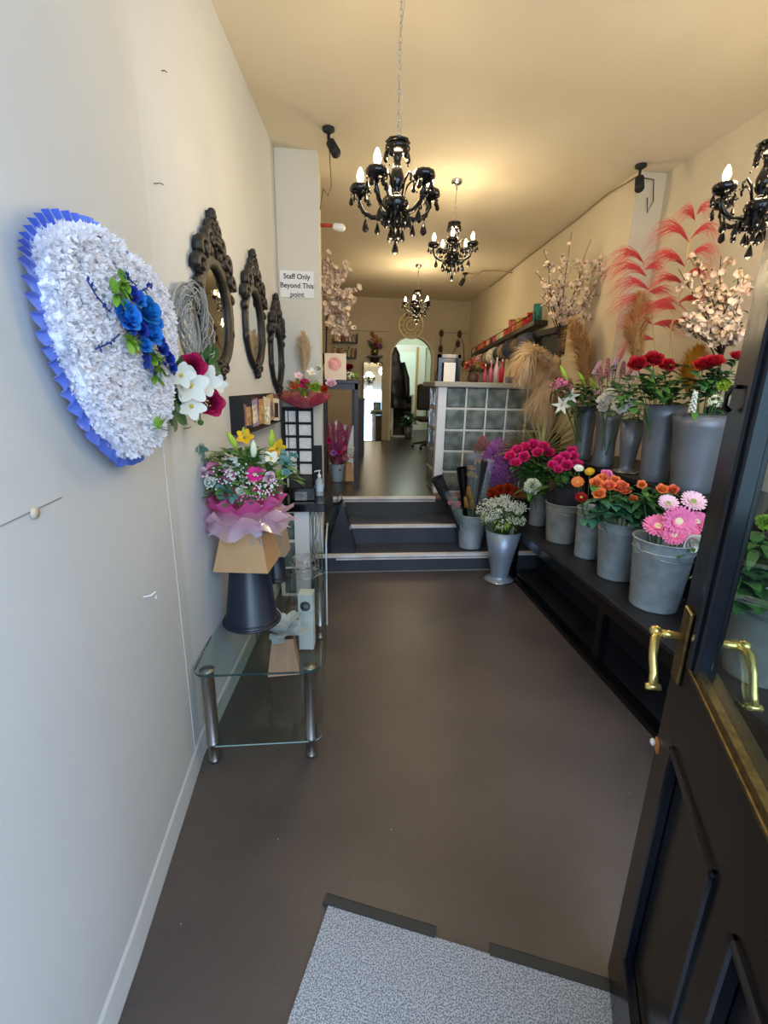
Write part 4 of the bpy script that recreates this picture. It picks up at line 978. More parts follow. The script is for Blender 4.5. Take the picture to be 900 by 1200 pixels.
# ribbon shelf on right wall
def sh(t): return V((0, 8.4+(5.3-8.4)*t, 2.17+.17*t))
root = thing('ribbon_shelf', 'long dark shelf of ribbon reels on right wall', 'shelf', (0, 0, 0))
a, b = sh(0), sh(1); xa, xb = rwx(a.y), rwx(b.y)
mb = MB(); mb.add([(xa-.16, a.y, a.z), (xa, a.y, a.z), (xb, b.y, b.z), (xb-.16, b.y, b.z), (xa-.16, a.y, a.z-.05), (xa, a.y, a.z-.05), (xb, b.y, b.z-.05), (xb-.16, b.y, b.z-.05)], [(0, 3, 2, 1), (4, 5, 6, 7), (0, 4, 7, 3), (3, 7, 6, 2), (0, 1, 5, 4)]); mb.build('board', SHW, root)
mb = MB(); mb.tube([(xa-.155, a.y, a.z+.08), (xb-.155, b.y, b.z+.08)], .006, 6); mb.tube([(xa-.155, a.y, a.z), (xa-.155, a.y, a.z+.08)], .006, 6); mb.tube([(xb-.155, b.y, b.z), (xb-.155, b.y, b.z+.08)], .006, 6); mb.build('front_rail', SHW, root)
mb = MB(); mb.tube([(xa-.135, a.y, a.z-.2), (xb-.135, b.y, b.z-.2)], .008, 6); mb.build('hanging_rod', SHW, root)
cols = ('8a3a3c', 'd05a3c', 'd86a4a', 'b04a2c', 'e8a86a', '5a2a3c', 'c8486a', 'b8c09a', 'dccfa8', 'd03c2c', 'c8604a', 'e07a5a', 'd8b040', 'd0201c', 'c01818', '2f8a86')
ords = ['first', 'second', 'third', 'fourth', 'fifth', 'sixth', 'seventh', 'eighth', 'ninth', 'tenth', 'eleventh', 'twelfth', 'thirteenth', 'fourteenth', 'fifteenth', 'sixteenth']
cn = ('maroon', 'red-orange', 'coral', 'rust', 'peach', 'plum', 'rose', 'sage', 'cream', 'scarlet', 'brick', 'salmon', 'gold', 'bright red', 'deep red', 'teal')
def reel(name, label, p, axis, r, w, c, grp):
    t = thing(name, label, 'ribbon reel', p, 0, grp); M = aim(axis)
    mb = MB(); mb.lathe([(r*.3, -w*.45), (r*.86, -w*.45), (r*.86, w*.45), (r*.3, w*.45)], 16, M); mb.build('ribbon', mat('ribbon_'+c, c, rough=.35), t)
    mb = MB(); mb.lathe([(r*.28, -w*.5), (r, -w*.5), (r, -w*.45), (r*.28, -w*.45), (r*.28, w*.45), (r, w*.45), (r, w*.5), (r*.28, w*.5)], 16, M); mb.build('spool', mat('spool_card', 'cfc0a0', rough=.6) if name == 'ribbon_reel' else mat('roll_end_'+c, c, rough=.6, var=.3, scale=30), t)
for i in range(16):
    t = .05+i*.06; p = sh(t); h = (.10, .12, .15, .13, .12, .12, .12, .17, .14, .12, .2, .14, .15, .12, .14, .2)[i]
    p.x = rwx(p.y)-.08; p.z += h/2+.002
    reel('ribbon_reel', ords[i]+' ribbon reel on the shelf counted from the rear wall, '+cn[i], p, (0, 0, 1), .055, h, cols[i], 'ribbon reels on the right wall shelf')
rc = ('9a8a70', '6a5a4a', 'b8a890', '3a3a44', '8a7a68', 'c8c0b0', '2a3a34', 'a08868', '4a4a58', '8a6a4a', '5a6070')
for i in range(11):
    t = .06+i*.085; p = sh(t); p.x = rwx(p.y)-.135; p.z -= .2
    reel('ribbon_roll', ords[i]+' wide roll hung under the ribbon shelf counted from the rear wall', p, (.1, 1, 0), .095+.012*(i % 3), .16, rc[i], 'wide rolls hung under the ribbon shelf')
root = thing('wall_rack', 'short black angled rack on right wall behind the blossom branches', 'rack', (rwx(4.9)-.005, 4.75, 1.95))
mb = MB(); mb.box((-.05, 0, 0), (0, .75, .05)); mb.box((-.05, 0, .22), (0, .75, .28)); mb.box((-.02, 0, 0), (0, .75, .28)); mb.build('board', BLKM, root)
for i in range(4): mb = MB(); mb.tube([(-.05, .1+i*.18, .2), (-.12, .1+i*.18, .19)], .006, 5); mb.build('peg', BLKM, root)
for i, c in enumerate(('b04438', 'a89a88', '6b6f86', 'c07a70', '8a8a5a', '5a4a66', '9a8470', '7d3a3a')):
    p = V((rwx(5.4)-.45+.0*i, 5.25+i*.36, CTZ-.42)); r = thing('paper_roll', ords[i]+' upright roll of wrapping paper stored behind the counter, nearest first', 'paper roll', (2.2, p.y, UF), 0, 'rolls of wrapping paper behind the counter')
    mb = MB(); mb.lathe([(0, 0), (.05, 0), (.05, 1.3-.04*(i % 3)), (.015, 1.3-.04*(i % 3)), (.015, 1.2)], 16); mb.build('paper', mat('wrap_'+c, c, rough=.5, var=.2), r)
    mb = MB(); mb.lathe([(.016, 1.2), (.016, 1.32), (.012, 1.32), (.012, 1.2)], 12); mb.build('core', KRAFT, r)

# ================================================================== RIGHT STAGING
root = thing('staging_bench', 'black two tier wooden staging bench along right wall holding buckets', 'bench', (1.5, .25, 0))
BT = mat('bench_top_black', '1d1d20', rough=.5, var=.3, scale=5, bump=.1)
mb = MB(); mb.box((0, 0, .45), (.46, 3.50, .48), bev=.003); mb.build('lower_shelf', BT, root)
mb = MB(); mb.box((0.004, 0, .38), (.03, 3.50, .45)); mb.build('front_rail', BLKG, root)
mb = MB(); mb.box((.42, 0, 1.02), (.99, 3.52, 1.05), bev=.003); mb.build('upper_shelf', BT, root)
mb = MB(); mb.box((.44, 0, .48), (.46, 3.50, 1.02)); mb.build('riser_board', BLK, root)
for y in (.6, 2.02, 3.42):
    mb = MB(); mb.box((.03, y, .03), (.08, y+.06, .45)); mb.build('leg', BLK, root)
mb = MB(); mb.box((0, 0, 0), (.03, 3.5, .035)); mb.box((.035, 0, 0), (.055, 3.5, .05)); mb.build('floor_rail', BLKG, root)
mb = MB(); mb.box((.055, 0, 0), (.99, 3.5, .012)); mb.build('base_board', mat('dusty_base', '222226', rough=.4, var=.5, scale=5), root)
mb = MB(); mb.box((.3, 0, .012), (.33, 3.5, .38)); mb.build('back_board', BLKM, root)

def flared(name, label, x, y, z, rt, rm, rb, h, foot=False, m=GREYV):
    t = thing(name, label, 'vase', (x, y, z)); mb = MB()
    if foot:
        mb.lathe([(0, 0), (rb*1.7, 0), (rb*1.72, .006), (rb*1.2, .018), (rb, .03), (rb*.98, .05), (rm, h*.5), (rt, h), (rt-.005, h), (rm-.005, h*.5), (0, .05)], 36)
    else: mb.lathe([(0, .003), (rb-.003, 0), (rb, .004), (rb*.99, h*.1), (rm, h*.45), (rm+(rt-rm)*.22, h*.65), (rm+(rt-rm)*.62, h*.85), (rt, h), (rt-.005, h), (rm-.005, h*.6), (rm-.005, h*.4), (rb-.006, .02), (0, .02)], 36)
    mb.build('body', m, t)
    mb = MB(); torus(mb, rt-.001, .003, 36, 6, Matrix.Translation((0, 0, h))); mb.build('rim', m, t)
    if foot: mb = MB(); torus(mb, rb*1.7, .005, 36, 6, Matrix.Translation((0, 0, .006))); mb.build('foot_ring', CHROME, t)
    return t
V1 = (2.0, 3.60); V2 = (1.985, 3.26); V3 = (2.0, 2.99); V4 = (2.0, 2.70); V5 = (2.03, 2.42)
U = 1.051
flared('flower_vase', 'narrow grey flared vase of lilies, farthest along the upper shelf', *V1, U, .088, .068, .072, .42)
flared('flower_vase', 'grey flared vase of white carnations, second from the far end of upper shelf', *V2, U, .095, .070, .075, .40)
flared('flower_vase', 'small grey trumpet vase on silver foot on the upper shelf', *V3, U, .085, .06, .045, .36, True)
flared('flower_vase', 'tall grey flared vase of red roses on the upper shelf', *V4, U, .12, .094, .082, .47)
flared('flower_vase', 'widest grey flared vase, nearest the door on the upper shelf', *V5, U, .156, .122, .104, .43)
B0 = (1.70, 3.62); B1 = (1.70, 3.20); B2 = (1.72, 2.86); B3 = (1.72, 2.51); B4 = (1.70, 2.12); B5 = (1.72, 1.50)
L = .481
bucket('metal_bucket', 'small zinc bucket at the far end of the lower shelf beneath the white bloom', *B0, L, .088, .07, .28, ZINC2, True)
bucket('metal_bucket', 'squat weathered bucket lined with black paper, second from far end of lower shelf', *B1, L, .135, .105, .30, ZINC2, True, rz=.3)
bucket('metal_bucket', 'slim plain zinc bucket holding gerberas in the middle of lower shelf', *B2, L, .092, .075, .35, ZINC, False)
bucket('metal_bucket', 'zinc bucket of orange roses with ringed rim on the lower shelf', *B3, L, .137, .10, .36, ZINC, False)
bucket('metal_bucket', 'large zinc bucket of pink gerberas nearest the door on lower shelf', *B4, L, .148, .115, .38, ZINC, True)
bucket('metal_bucket', 'zinc bucket of green leaves seen through the glass of the door', *B5, L, .15, .115, .36, ZINC2, True)
FV = (1.385, 3.57); SB = (1.225, 3.96)
flared('flower_vase', 'tall blue-grey trumpet vase of baby\'s breath standing on the floor', FV[0], FV[1], 0.001, .15, .105, .075, .45, True, mat('blue_grey_metal', '95a3b2', rough=.35, metal=.4))
bucket('metal_bucket', 'pale blue-grey bucket of wrapped bunches on the lowest step', *SB, .165, .138, .10, .32, ZINCB, False)
mb = MB(); bk = bucket('metal_bucket', 'zinc bucket on the middle step behind baby\'s breath vase', 1.56, 4.26, .34, .13, .10, .32, ZINC2, False)

# ---- flowers in vases
def F(base, items, name, cat, labels, group, kind, leafm=LEAF, nleaf=5, ls=.07, lw=.016, face=None, stemr=.0028, spread=.35, dyy=.0):
    """items: (px, py, Y, size, petal[, centre]); each becomes one flower with bloom, stem and leaves; labels: text or list"""
    out = []
    for it in items:
        px, py, Y, s, m = it[:5]; m2 = it[5] if len(it) > 5 else None
        head = at(px, py, Y=Y); b = V((base[0]+R(-.02, .02), base[1]+R(-.02, .02), base[2]))
        r = thing(name, '', cat, b, 0, group); h = head-b
        d = V(face) if face else V((-.35+R(-.2, .2), -.7+R(-.3, .3), .8+R(-.2, .3)))
        put(bloom(kind, m, m2), 'bloom', r, h, d, s)
        top = h-d.normalized()*s*.25; mid = V((h.x*.55, h.y*.55, h.z*.62)); mb = MB(); pts = [V((0, 0, 0)), mid*.5, mid, mid.lerp(top, .6)+V((0, 0, .01)), top]; mb.tube(pts, stemr, 5); mb.build('stem', STEM, r)
        if nleaf:
            mb = MB()
            for k in range(nleaf):
                t = R(2.3, 3.9); q = pts[int(t)].lerp(pts[int(t)+1], t-int(t)); a = R(0, 6.28); leaf(mb, q, (math.cos(a), math.sin(a)-.3, R(-.1, .9)), ls*R(.7, 1.2), lw*R(.8, 1.2), .5)
            if kind == 'rose': # sepals
                for k in range(5): a = k*1.256; leaf(mb, top, (math.cos(a), math.sin(a), .2), s*.9, s*.16, .2, ns=2)
            mb.build('leaves', leafm, r)
        out.append((scr_x(head), r))
    out.sort(key=lambda t: t[0]); n = len(out)
    for i, (_, r) in enumerate(out):
        if isinstance(labels, (list, tuple)): r['label'] = labels[i]; continue
        o = 'only' if n == 1 else 'leftmost' if i == 0 else 'rightmost' if i == n-1 else 'middle' if n == 3 else ords[i]+' from left' 
        if n == 1: r['label'] = labels.replace('%s ', '')
        elif 'from left' in o: r['label'] = labels.replace('%s ', '')+', '+o
        else: r['label'] = labels.replace('%s', o)
    return [r for _, r in out]
def filler(base, label, name, cat, items, m, nl=40, L=.08, w=.018, up=.6, rad=.08):
    """a bunch of greenery : stems and leaves"""
    b = V(base); r = thing(name, label, cat, b); mb = MB(); ms = MB()
    for (px, py, Y) in items:
        h = at(px, py, Y=Y)-b; ms.tube([V((0, 0, 0)), V((h.x*.4, h.y*.4, h.z*.6)), h], .003, 5)
        for k in range(nl):
            q = h+V((R(-1, 1), R(-1, 1), R(-1, .6)))*rad; a = R(0, 6.28); leaf(mb, q, (math.cos(a), math.sin(a)-.2, R(-.2, 1)*up), L*R(.6, 1.2), w*R(.7, 1.2), .4)
    ms.build('stems', STEM, r); mb.build('leaves', m, r); return r

# upper shelf
P_WH2 = tissue('petal_bright_white', 'fbfaf2', .3)
b = (V4[0], V4[1], U+.03)
F(b, [(747, 426, 2.66, .055, P_RED), (766, 421, 2.70, .060, P_RED), (782, 428, 2.66, .052, P_RED)], 'red_rose', 'rose', '%s dark red rose in the tall grey vase', 'red roses in the tall grey vase', 'rose', LEAFD, 9, .10, .03)
filler(b, 'rose foliage filling the tall grey vase of red roses', 'greenery_bunch', 'foliage', [(748, 452, 2.62), (765, 455, 2.66), (785, 450, 2.66), (740, 462, 2.6), (790, 462, 2.7)], LEAF, 22, .09, .03)
b = (V5[0], V5[1], U+.03)
F(b, [(824, 427, 2.42, .048, P_RED), (836, 424, 2.40, .055, P_RED), (864, 417, 2.38, .038, P_RED)], 'red_rose', 'rose', '%s dark red rose in the widest grey vase', 'red roses in the widest grey vase', 'rose', LEAFD, 8, .09, .028)
filler(b, 'rose foliage filling the widest grey vase', 'greenery_bunch', 'foliage', [(830, 448, 2.42), (842, 445, 2.42), (808, 455, 2.5), (820, 440, 2.45)], LEAFD, 20, .08, .026)
F(b, [(813, 470, 2.33, .040, P_WHT)], 'white_stock', 'flower', 'white flower spike at the left rim of the widest grey vase', None, 'spike', LEAF, 3)
F(b, [(848, 452, 2.36, .045, P_LIM)], 'lime_chrysanthemum', 'flower', 'lime green frilly bloom at the right of the widest grey vase', None, 'carnation', LEAF, 3)
F(b, [(838, 470, 2.32, .04, P_CRM), (852, 472, 2.32, .035, petal('silver_leaf', '8a8f7a', 'b0b4a0'))], 'grey_filler', 'flower', '%s pale filler head at the rim of the widest grey vase', 'pale filler in the widest grey vase', 'cluster', LEAF, 3)
b = (V2[0], V2[1], U+.03)
F(b, [(707, 470, 3.0, .052, P_WH2), (715, 463, 3.0, .055, P_WH2), (706, 478, 3.0, .04, P_WH2), (726, 477, 2.8, .052, P_WH2), (737, 473, 2.8, .048, P_WH2)], 'white_carnation', 'carnation', '%s white frilly carnation on the upper shelf', 'white carnations on the upper shelf', 'carnation', LEAF, 3)
filler(b, 'greenery between white carnations and pink snapdragons', 'greenery_bunch', 'foliage', [(715, 458, 3.3), (728, 455, 3.3)], LEAF, 20, .08, .02)
F(b, [(704, 440, 3.35, .05, P_ROSY), (712, 432, 3.3, .05, P_ROSY), (720, 428, 3.3, .05, P_PPK), (730, 432, 3.3, .05, P_ROSY), (738, 436, 3.25, .045, P_ROSY), (745, 440, 3.2, .04, P_PPK), (700, 430, 3.4, .04, P_PPK)], 'pink_snapdragon', 'flower', '%s dusky pink snapdragon head left of the red roses', 'dusky pink snapdragons behind the white carnations', 'spike', LEAF, 2)
F(b, [(726, 418, 3.3, .075, P_ROSY)], 'pink_lily_bud', 'flower', 'tall pointed pink lily bud leaning right above the snapdragons', None, 'bud', LEAF, 2, face=(.5, 0, 1))
b = (V1[0], V1[1], U+.03)
F(b, [(661, 438, 3.45, .07, P_LIM), (682, 444, 3.5, .06, P_LIM), (695, 450, 3.55, .06, P_LIM)], 'lily_bud', 'flower', '%s lime green lily bud in the farthest vase', 'lime lily buds in the farthest vase', 'bud', LEAF, 6, .12, .02, face=(-.5, -.1, .7))
F(b, [(659, 474, 3.40, .055, P_WHT, CEN_Y), (669, 464, 3.42, .05, P_WHT, CEN_Y)], 'white_lily', 'lily', '%s open white lily hanging over the farthest vase', 'open white lilies over the farthest vase', 'lily', LEAF, 5, .12, .02, face=(-.6, -1, -.3))
F(b, [(650, 452, 3.45, .05, P_ROSY), (659, 447, 3.45, .05, P_PNK), (665, 456, 3.42, .05, P_ROSY), (700, 460, 3.5, .05, P_PPK)], 'alstroemeria', 'flower', '%s pink alstroemeria among the lilies', 'pink alstroemerias among the lilies', 'cluster', LEAF, 4)
filler(b, 'long dark lily leaves in the farthest vase', 'greenery_bunch', 'foliage', [(680, 455, 3.5), (690, 462, 3.5), (672, 460, 3.45), (695, 470, 3.5)], LEAFD, 22, .13, .02)
b = (V3[0], V3[1], U+.06)
filler(b, 'small green sprig in the trumpet vase on silver foot', 'greenery_bunch', 'foliage', [(742, 488, 2.95), (750, 482, 2.97)], LEAF, 14, .06, .016, rad=.05)
F(b, [(752, 474, 2.92, .035, P_CRM)], 'cream_rose', 'rose', 'cream flower above the trumpet vase on silver foot', None, 'rose', LEAF, 3)

# lower shelf
b = (B4[0], B4[1], L+.03)
P_GER = petal('petal_gerbera_pink', 'ec5a98', 'f598be')
F(b, [(795, 611, 2.02, .080, P_GER, CEN_W)], 'pink_gerbera', 'gerbera', 'largest front facing pink gerbera in the nearest bucket', None, 'gerbera', LEAF, 0, face=(-.35, -1, .35), stemr=.004)
F(b, [(771, 617, 2.08, .072, P_GER, CEN_W), (816, 612, 2.10, .07, P_GER, CEN_W), (790, 627, 2.0, .06, P_GER, CEN_W), (806, 625, 2.03, .055, P_GER, CEN_W)], 'pink_gerbera', 'gerbera', '%s smaller pink gerbera around the largest one', 'smaller pink gerberas in the nearest bucket', 'gerbera', LEAF, 0, stemr=.004)
F(b, [(783, 590, 2.12, .052, P_PPK, CEN_G), (812, 588, 2.12, .064, P_PPK, CEN_G)], 'pale_gerbera', 'gerbera', '%s white-pink gerbera with green centre in the nearest bucket', 'white-pink gerberas in the nearest bucket', 'gerbera', LEAF, 0, stemr=.004, face=(-.2, -.7, .8))
F(b, [(813, 636, 1.98, .048, P_WHT)], 'white_rose', 'rose', 'white rose drooping over the right rim of nearest bucket', None, 'rose', LEAF, 5, .09, .02, face=(-.2, -1, 0))
b = (B3[0], B3[1], L+.03)
F(b, [(699, 566, 2.50, .040, P_ORG), (702, 578, 2.45, .038, P_ORG), (713, 569, 2.47, .042, P_PEA), (727, 570, 2.47, .044, P_PEA), (706, 560, 2.6, .036, P_ORG), (742, 585, 2.42, .030, P_ORG), (720, 563, 2.58, .036, P_ORG), (733, 575, 2.44, .032, P_PEA)], 'orange_rose', 'rose', '%s orange rose in the ringed zinc bucket', 'orange roses in the ringed zinc bucket', 'rose', LEAF, 7, .08, .026)
F(b, [(711, 556, 2.62, .038, P_PNK)], 'pink_rose', 'rose', 'single coral pink rose behind the orange roses', None, 'rose', LEAF, 4)
filler(b, 'blue-green rose leaves spilling over the ringed bucket', 'greenery_bunch', 'foliage', [(705, 592, 2.45), (722, 590, 2.42), (738, 594, 2.42), (748, 602, 2.38), (698, 602, 2.42), (730, 600, 2.38)], mat('leaf_bluegreen', '2f5f43', rough=.45, col2='44795a', scale=20), 20, .075, .027, rad=.06)
b = (B4[0]+.02, B4[1]+.05, L+.03)
F(b, [(752, 568, 2.35, .026, P_ORG), (776, 573, 2.3, .032, P_ORG), (788, 574, 2.28, .032, P_PEA)], 'spray_rose', 'rose', '%s small orange spray rose reaching right of the orange bunch', 'small orange spray roses between the two near buckets', 'rose', LEAF, 8, .07, .02)
filler(b, 'leafy stems between the orange roses and pink gerberas', 'greenery_bunch', 'foliage', [(758, 585, 2.35), (765, 592, 2.3), (752, 592, 2.38)], LEAFD, 20, .08, .02, rad=.07)
b = (B2[0], B2[1], L+.03)
F(b, [(678, 549, 2.86, .033, P_WHT, CEN_W)], 'white_gerbera', 'gerbera', 'small white gerbera topmost in the slim bucket', None, 'gerbera', LEAF, 0)
F(b, [(691, 553, 2.86, .034, P_YEL, CEN_Y)], 'yellow_gerbera', 'gerbera', 'small yellow gerbera in the slim bucket', None, 'gerbera', LEAF, 0)
F(b, [(677, 565, 2.80, .042, P_ORG, CEN_Y)], 'orange_gerbera', 'gerbera', 'orange gerbera in the slim bucket left of orange roses', None, 'gerbera', LEAF, 0)
F(b, [(681, 583, 2.76, .042, P_RED, CEN_Y)], 'red_gerbera', 'gerbera', 'deep red gerbera hanging at the rim of the slim bucket', None, 'gerbera', LEAF, 0)
b = (B1[0], B1[1], L+.03)
F(b, [(648, 545, 3.15, .042, P_HOT), (655, 539, 3.2, .045, P_HOT), (662, 535, 3.22, .045, P_HOT), (671, 535, 3.22, .045, P_HOT), (677, 543, 3.15, .04, P_HOT), (664, 545, 3.1, .045, P_HOT), (654, 550, 3.1, .035, P_HOT), (670, 528, 3.3, .04, P_HOT)], 'hot_pink_rose', 'rose', '%s hot pink rose in the black lined bucket', 'hot pink roses in the black lined bucket', 'rose', LEAF, 5, .09, .024)
r = thing('paper_sleeve', 'black paper sleeve standing inside the squat weathered bucket', 'sleeve', (B1[0], B1[1], L+.03))
mb = MB(); mb.lathe([(.10, 0), (.125, .27), (.13, .36), (.12, .44), (.122, .36), (.095, 0)], 18, scallop=.04, k=5); mb.build('paper', BLKM, r)
b = (B0[0], B0[1], L+.03)
F(b, [(598, 534, 3.66, .05, P_HOT), (606, 527, 3.7, .055, P_HOT), (615, 524, 3.72, .055, P_HOT), (625, 521, 3.72, .055, P_HOT), (636, 523, 3.7, .055, P_HOT), (643, 530, 3.68, .05, P_HOT), (604, 542, 3.6, .05, P_HOT), (630, 530, 3.6, .05, P_HOT), (614, 535, 3.6, .05, P_HOT)], 'hot_pink_rose', 'rose', '%s hot pink rose in the far bunch above the white bloom', 'hot pink roses above the white bloom', 'rose', LEAF, 6, .09, .024)
filler(b, 'green rose leaves below the far hot pink roses', 'greenery_bunch', 'foliage', [(620, 548, 3.6), (632, 550, 3.6), (638, 556, 3.55), (613, 552, 3.6), (642, 566, 3.5)], LEAF, 22, .09, .024, rad=.07)
F(b, [(624, 570, 3.45, .075, P_CRM)], 'pale_green_bloom', 'flower', 'large pale green-white frilly bloom beside the baby\'s breath', None, 'carnation', LEAF, 7, .14, .032, face=(-.5, -1, .5))
filler((B0[0]+.1, B0[1]-.1, L+.002), 'broad glossy green leaves between the two pink rose bunches', 'greenery_bunch', 'foliage', [(647, 562, 3.35), (644, 575, 3.32)], LEAF, 8, .17, .045, rad=.04)

# steps group
b = (1.56, 4.26, .37)
F(b, [(575, 540, 4.2, .15, P_PUR), (585, 532, 4.25, .14, P_PUR), (596, 540, 4.25, .14, P_PUR), (582, 555, 4.1, .14, P_PUR), (597, 556, 4.15, .13, P_PUR), (572, 556, 4.1, .10, P_PUR)], 'purple_statice', 'flower', '%s fluffy purple statice head on the steps', 'fluffy purple statice on the steps', 'plume', LEAF, 3)
F(b, [(612, 553, 4.2, .10, petal('dusky_plum', '8a4a62', '7a3c50'))], 'plum_filler', 'flower', 'dark plum feathery head right of the purple statice', None, 'plume', LEAF, 0)
F(b, [(577, 578, 3.98, .06, P_ORD), (586, 574, 4.0, .062, P_ORD), (595, 573, 4.0, .062, P_ORD), (604, 577, 3.95, .06, P_ORD)], 'orange_chrysanthemum', 'flower', '%s burnt orange flower head between statice and baby\'s breath', 'burnt orange heads above the baby\'s breath', 'carnation', LEAF, 3)
# baby's breath
b = V((FV[0], FV[1], .1)); r = thing('babys_breath_bunch', 'full bunch of tiny white baby\'s breath flowers in the floor vase', 'flowers', b)
mb = MB(); ms = MB(); c0 = at(589, 600, Y=3.55)-b
for i in range(1500):
    d = V((R(-1, 1), R(-1, 1), R(-1, 1)))
    while d.length > 1: d = V((R(-1, 1), R(-1, 1), R(-1, 1)))
    k_ = random.Random(i//9); g = V((k_.uniform(-1, 1), k_.uniform(-1, 1), k_.uniform(-.8, 1))).normalized()*k_.uniform(.55, 1.02); d = g+d*.16; p = c0+V((d.x*.20, d.y*.18, d.z*.13)); mb.ball(p, R(.0045, .0075), 4, 3)
    if i % 6 == 0: ms.tube([V((0, 0, .2)), V((p.x*.4, p.y*.4, .36)), p], .0012, 3)
mb.build('blossoms', mat('gyp_white', 'dedfcb', rough=.8), r)['kind'] = 'stuff'; ms.build('stems', STEM, r)
mb = MB()
for i in range(60): a = R(0, 6.28); leaf(mb, c0+V((.12*math.cos(a), .1*math.sin(a), R(-.12, .0))), (math.cos(a), math.sin(a), R(-.5, .8)), .06, .006, .3)
mb.build('leaves', LEAFL, r)
# wrapped bunches in the step bucket
CEL = tissue('clear_cellophane', 'c8d0d8', .3, .22)
def sleeve(label, base, top, r0, r1, m, fl_m, nf, kind='rose', fs=.035, extra=None):
    base = V(base); top = V(top); r = thing('wrapped_bunch', label, 'bouquet', base); ax = top-base; L_ = ax.length; M = aim(ax)
    mb = MB(); mb.lathe([(r0, 0), (r0*1.2, L_*.3), (r1, L_*.92), (r1*1.08, L_)], 18, M, scallop=.06, k=4); mb.build('sleeve', m, r)
    for i in range(nf):
        a = R(0, 6.28); rr = r1*.6*math.sqrt(R(0, 1)); put(bloom(kind, fl_m), 'bloom', r, M @ V((rr*math.cos(a), rr*math.sin(a), L_*R(.72, .92))), ax, fs)
    mb = MB()
    for i in range(5): a = i*1.25; mb.tube([V((0, 0, 0)), M @ V((r1*.4*math.cos(a), r1*.4*math.sin(a), L_*.85))], .0025, 4)
    mb.build('stems', STEM, r); return r
sleeve('black wrapped bunch leaning far left out of the bucket on the step', (SB[0]-.03, SB[1], .22), at(512, 560, Y=3.9), .025, .05, BLKM, P_ROSY, 3, 'rose', .03)
sleeve('clear wrapped bunch of dusky pink roses leaning left in the step bucket', (SB[0]-.02, SB[1]-.03, .22), at(528, 578, Y=3.8), .03, .05, CEL, P_ROSY, 7, 'rose', .028)
sleeve('clear wrapped bunch with dark backing upright in the step bucket', (SB[0], SB[1], .22), at(556, 530, Y=3.95), .03, .07, CEL, P_TAN, 4, 'cluster', .04)
sleeve('black paper cone bunch upright at the back of the step bucket', (SB[0]+.02, SB[1]+.04, .22), at(560, 540, Y=4.02), .03, .085, BLKM, P_TAN, 3, 'cluster', .04)
sleeve('clear wrapped bunch leaning right in the step bucket', (SB[0]+.03, SB[1], .22), at(574, 538, Y=4.0), .03, .05, CEL, P_PUR, 3, 'cluster', .035)
sleeve('slim black sleeve between the clear ones in the step bucket', (SB[0]-.01, SB[1]+.03, .22), at(541, 548, Y=3.98), .02, .045, BLKG, P_ROSY, 2, 'rose', .025)
F((SB[0], SB[1], .25), [(549, 575, 3.86, .045, P_TAN), (546, 588, 3.85, .045, P_TAN), (553, 590, 3.85, .045, P_TAN), (551, 580, 3.84, .04, P_TAN)], 'dried_gold_spike', 'dried flower', '%s golden dried flower spike in the step bucket', 'golden dried spikes in the step bucket', 'spike', LEAF, 0)
F((SB[0], SB[1], .25), [(566, 520, 4.1, .07, P_ROSY), (560, 528, 4.1, .06, petal('dried_beige_pink', 'b89078', 'a87868'))], 'astilbe_plume', 'dried flower', '%s dusky pink feathery plume above the step bucket', 'dusky pink feathery plumes above the step bucket', 'plume', LEAF, 0)

# tall vases, pampas and branches at right
TV = (2.02, 4.27)
tall_vase('floor_vase', 'tall black vase on the middle step holding pampas and blossom branches', TV[0], TV[1], .336, .11, .85)
tall_vase('tall_vase', 'tall dark vase on the upper shelf against wall holding coral pampas', 2.30, 3.02, U, .06, .42)
tall_vase('tall_vase', 'tall dark vase behind the widest grey vase holding blossom branches', 2.33, 2.68, U, .07, .46)
tb = (TV[0], TV[1], .6)
blossom_tree('pale blossom branches rising in front of the ribbon shelf', tb, [tb, at(656, 445, Y=4.3), at(656, 410, Y=4.3), at(655, 385, Y=4.3)],
             [at(x, y, Y=Y_) for x, y, Y_ in ((670, 272, 4.2), (693, 280, 4.2), (637, 292, 4.3), (628, 318, 4.3), (640, 335, 4.3), (705, 300, 4.2), (700, 345, 4.2), (632, 345, 4.2), (660, 310, 4.3), (680, 320, 4.2), (650, 350, 4.2), (675, 360, 4.2), (695, 370, 4.2), (660, 370, 4.3), (710, 318, 4.1))], 480, bs=.022, leaves=.5, seed=11)
tb = (2.33, 2.75, U+.05)
blossom_tree('large near blossom branch in front of coral plumes by the door', tb, [tb, at(842, 440, Y=2.75), at(845, 415, Y=2.7)],
             [at(x, y, Y=Y_) for x, y, Y_ in ((795, 315, 2.7), (815, 305, 2.7), (845, 300, 2.65), (800, 372, 2.6), (790, 378, 2.7), (826, 335, 2.6), (866, 330, 2.45), (872, 325, 2.45), (850, 345, 2.6), (835, 375, 2.55), (815, 388, 2.6), (860, 375, 2.6), (850, 395, 2.55), (872, 390, 2.6), (825, 360, 2.6))], 560, bs=.021, leaves=.45, seed=21)
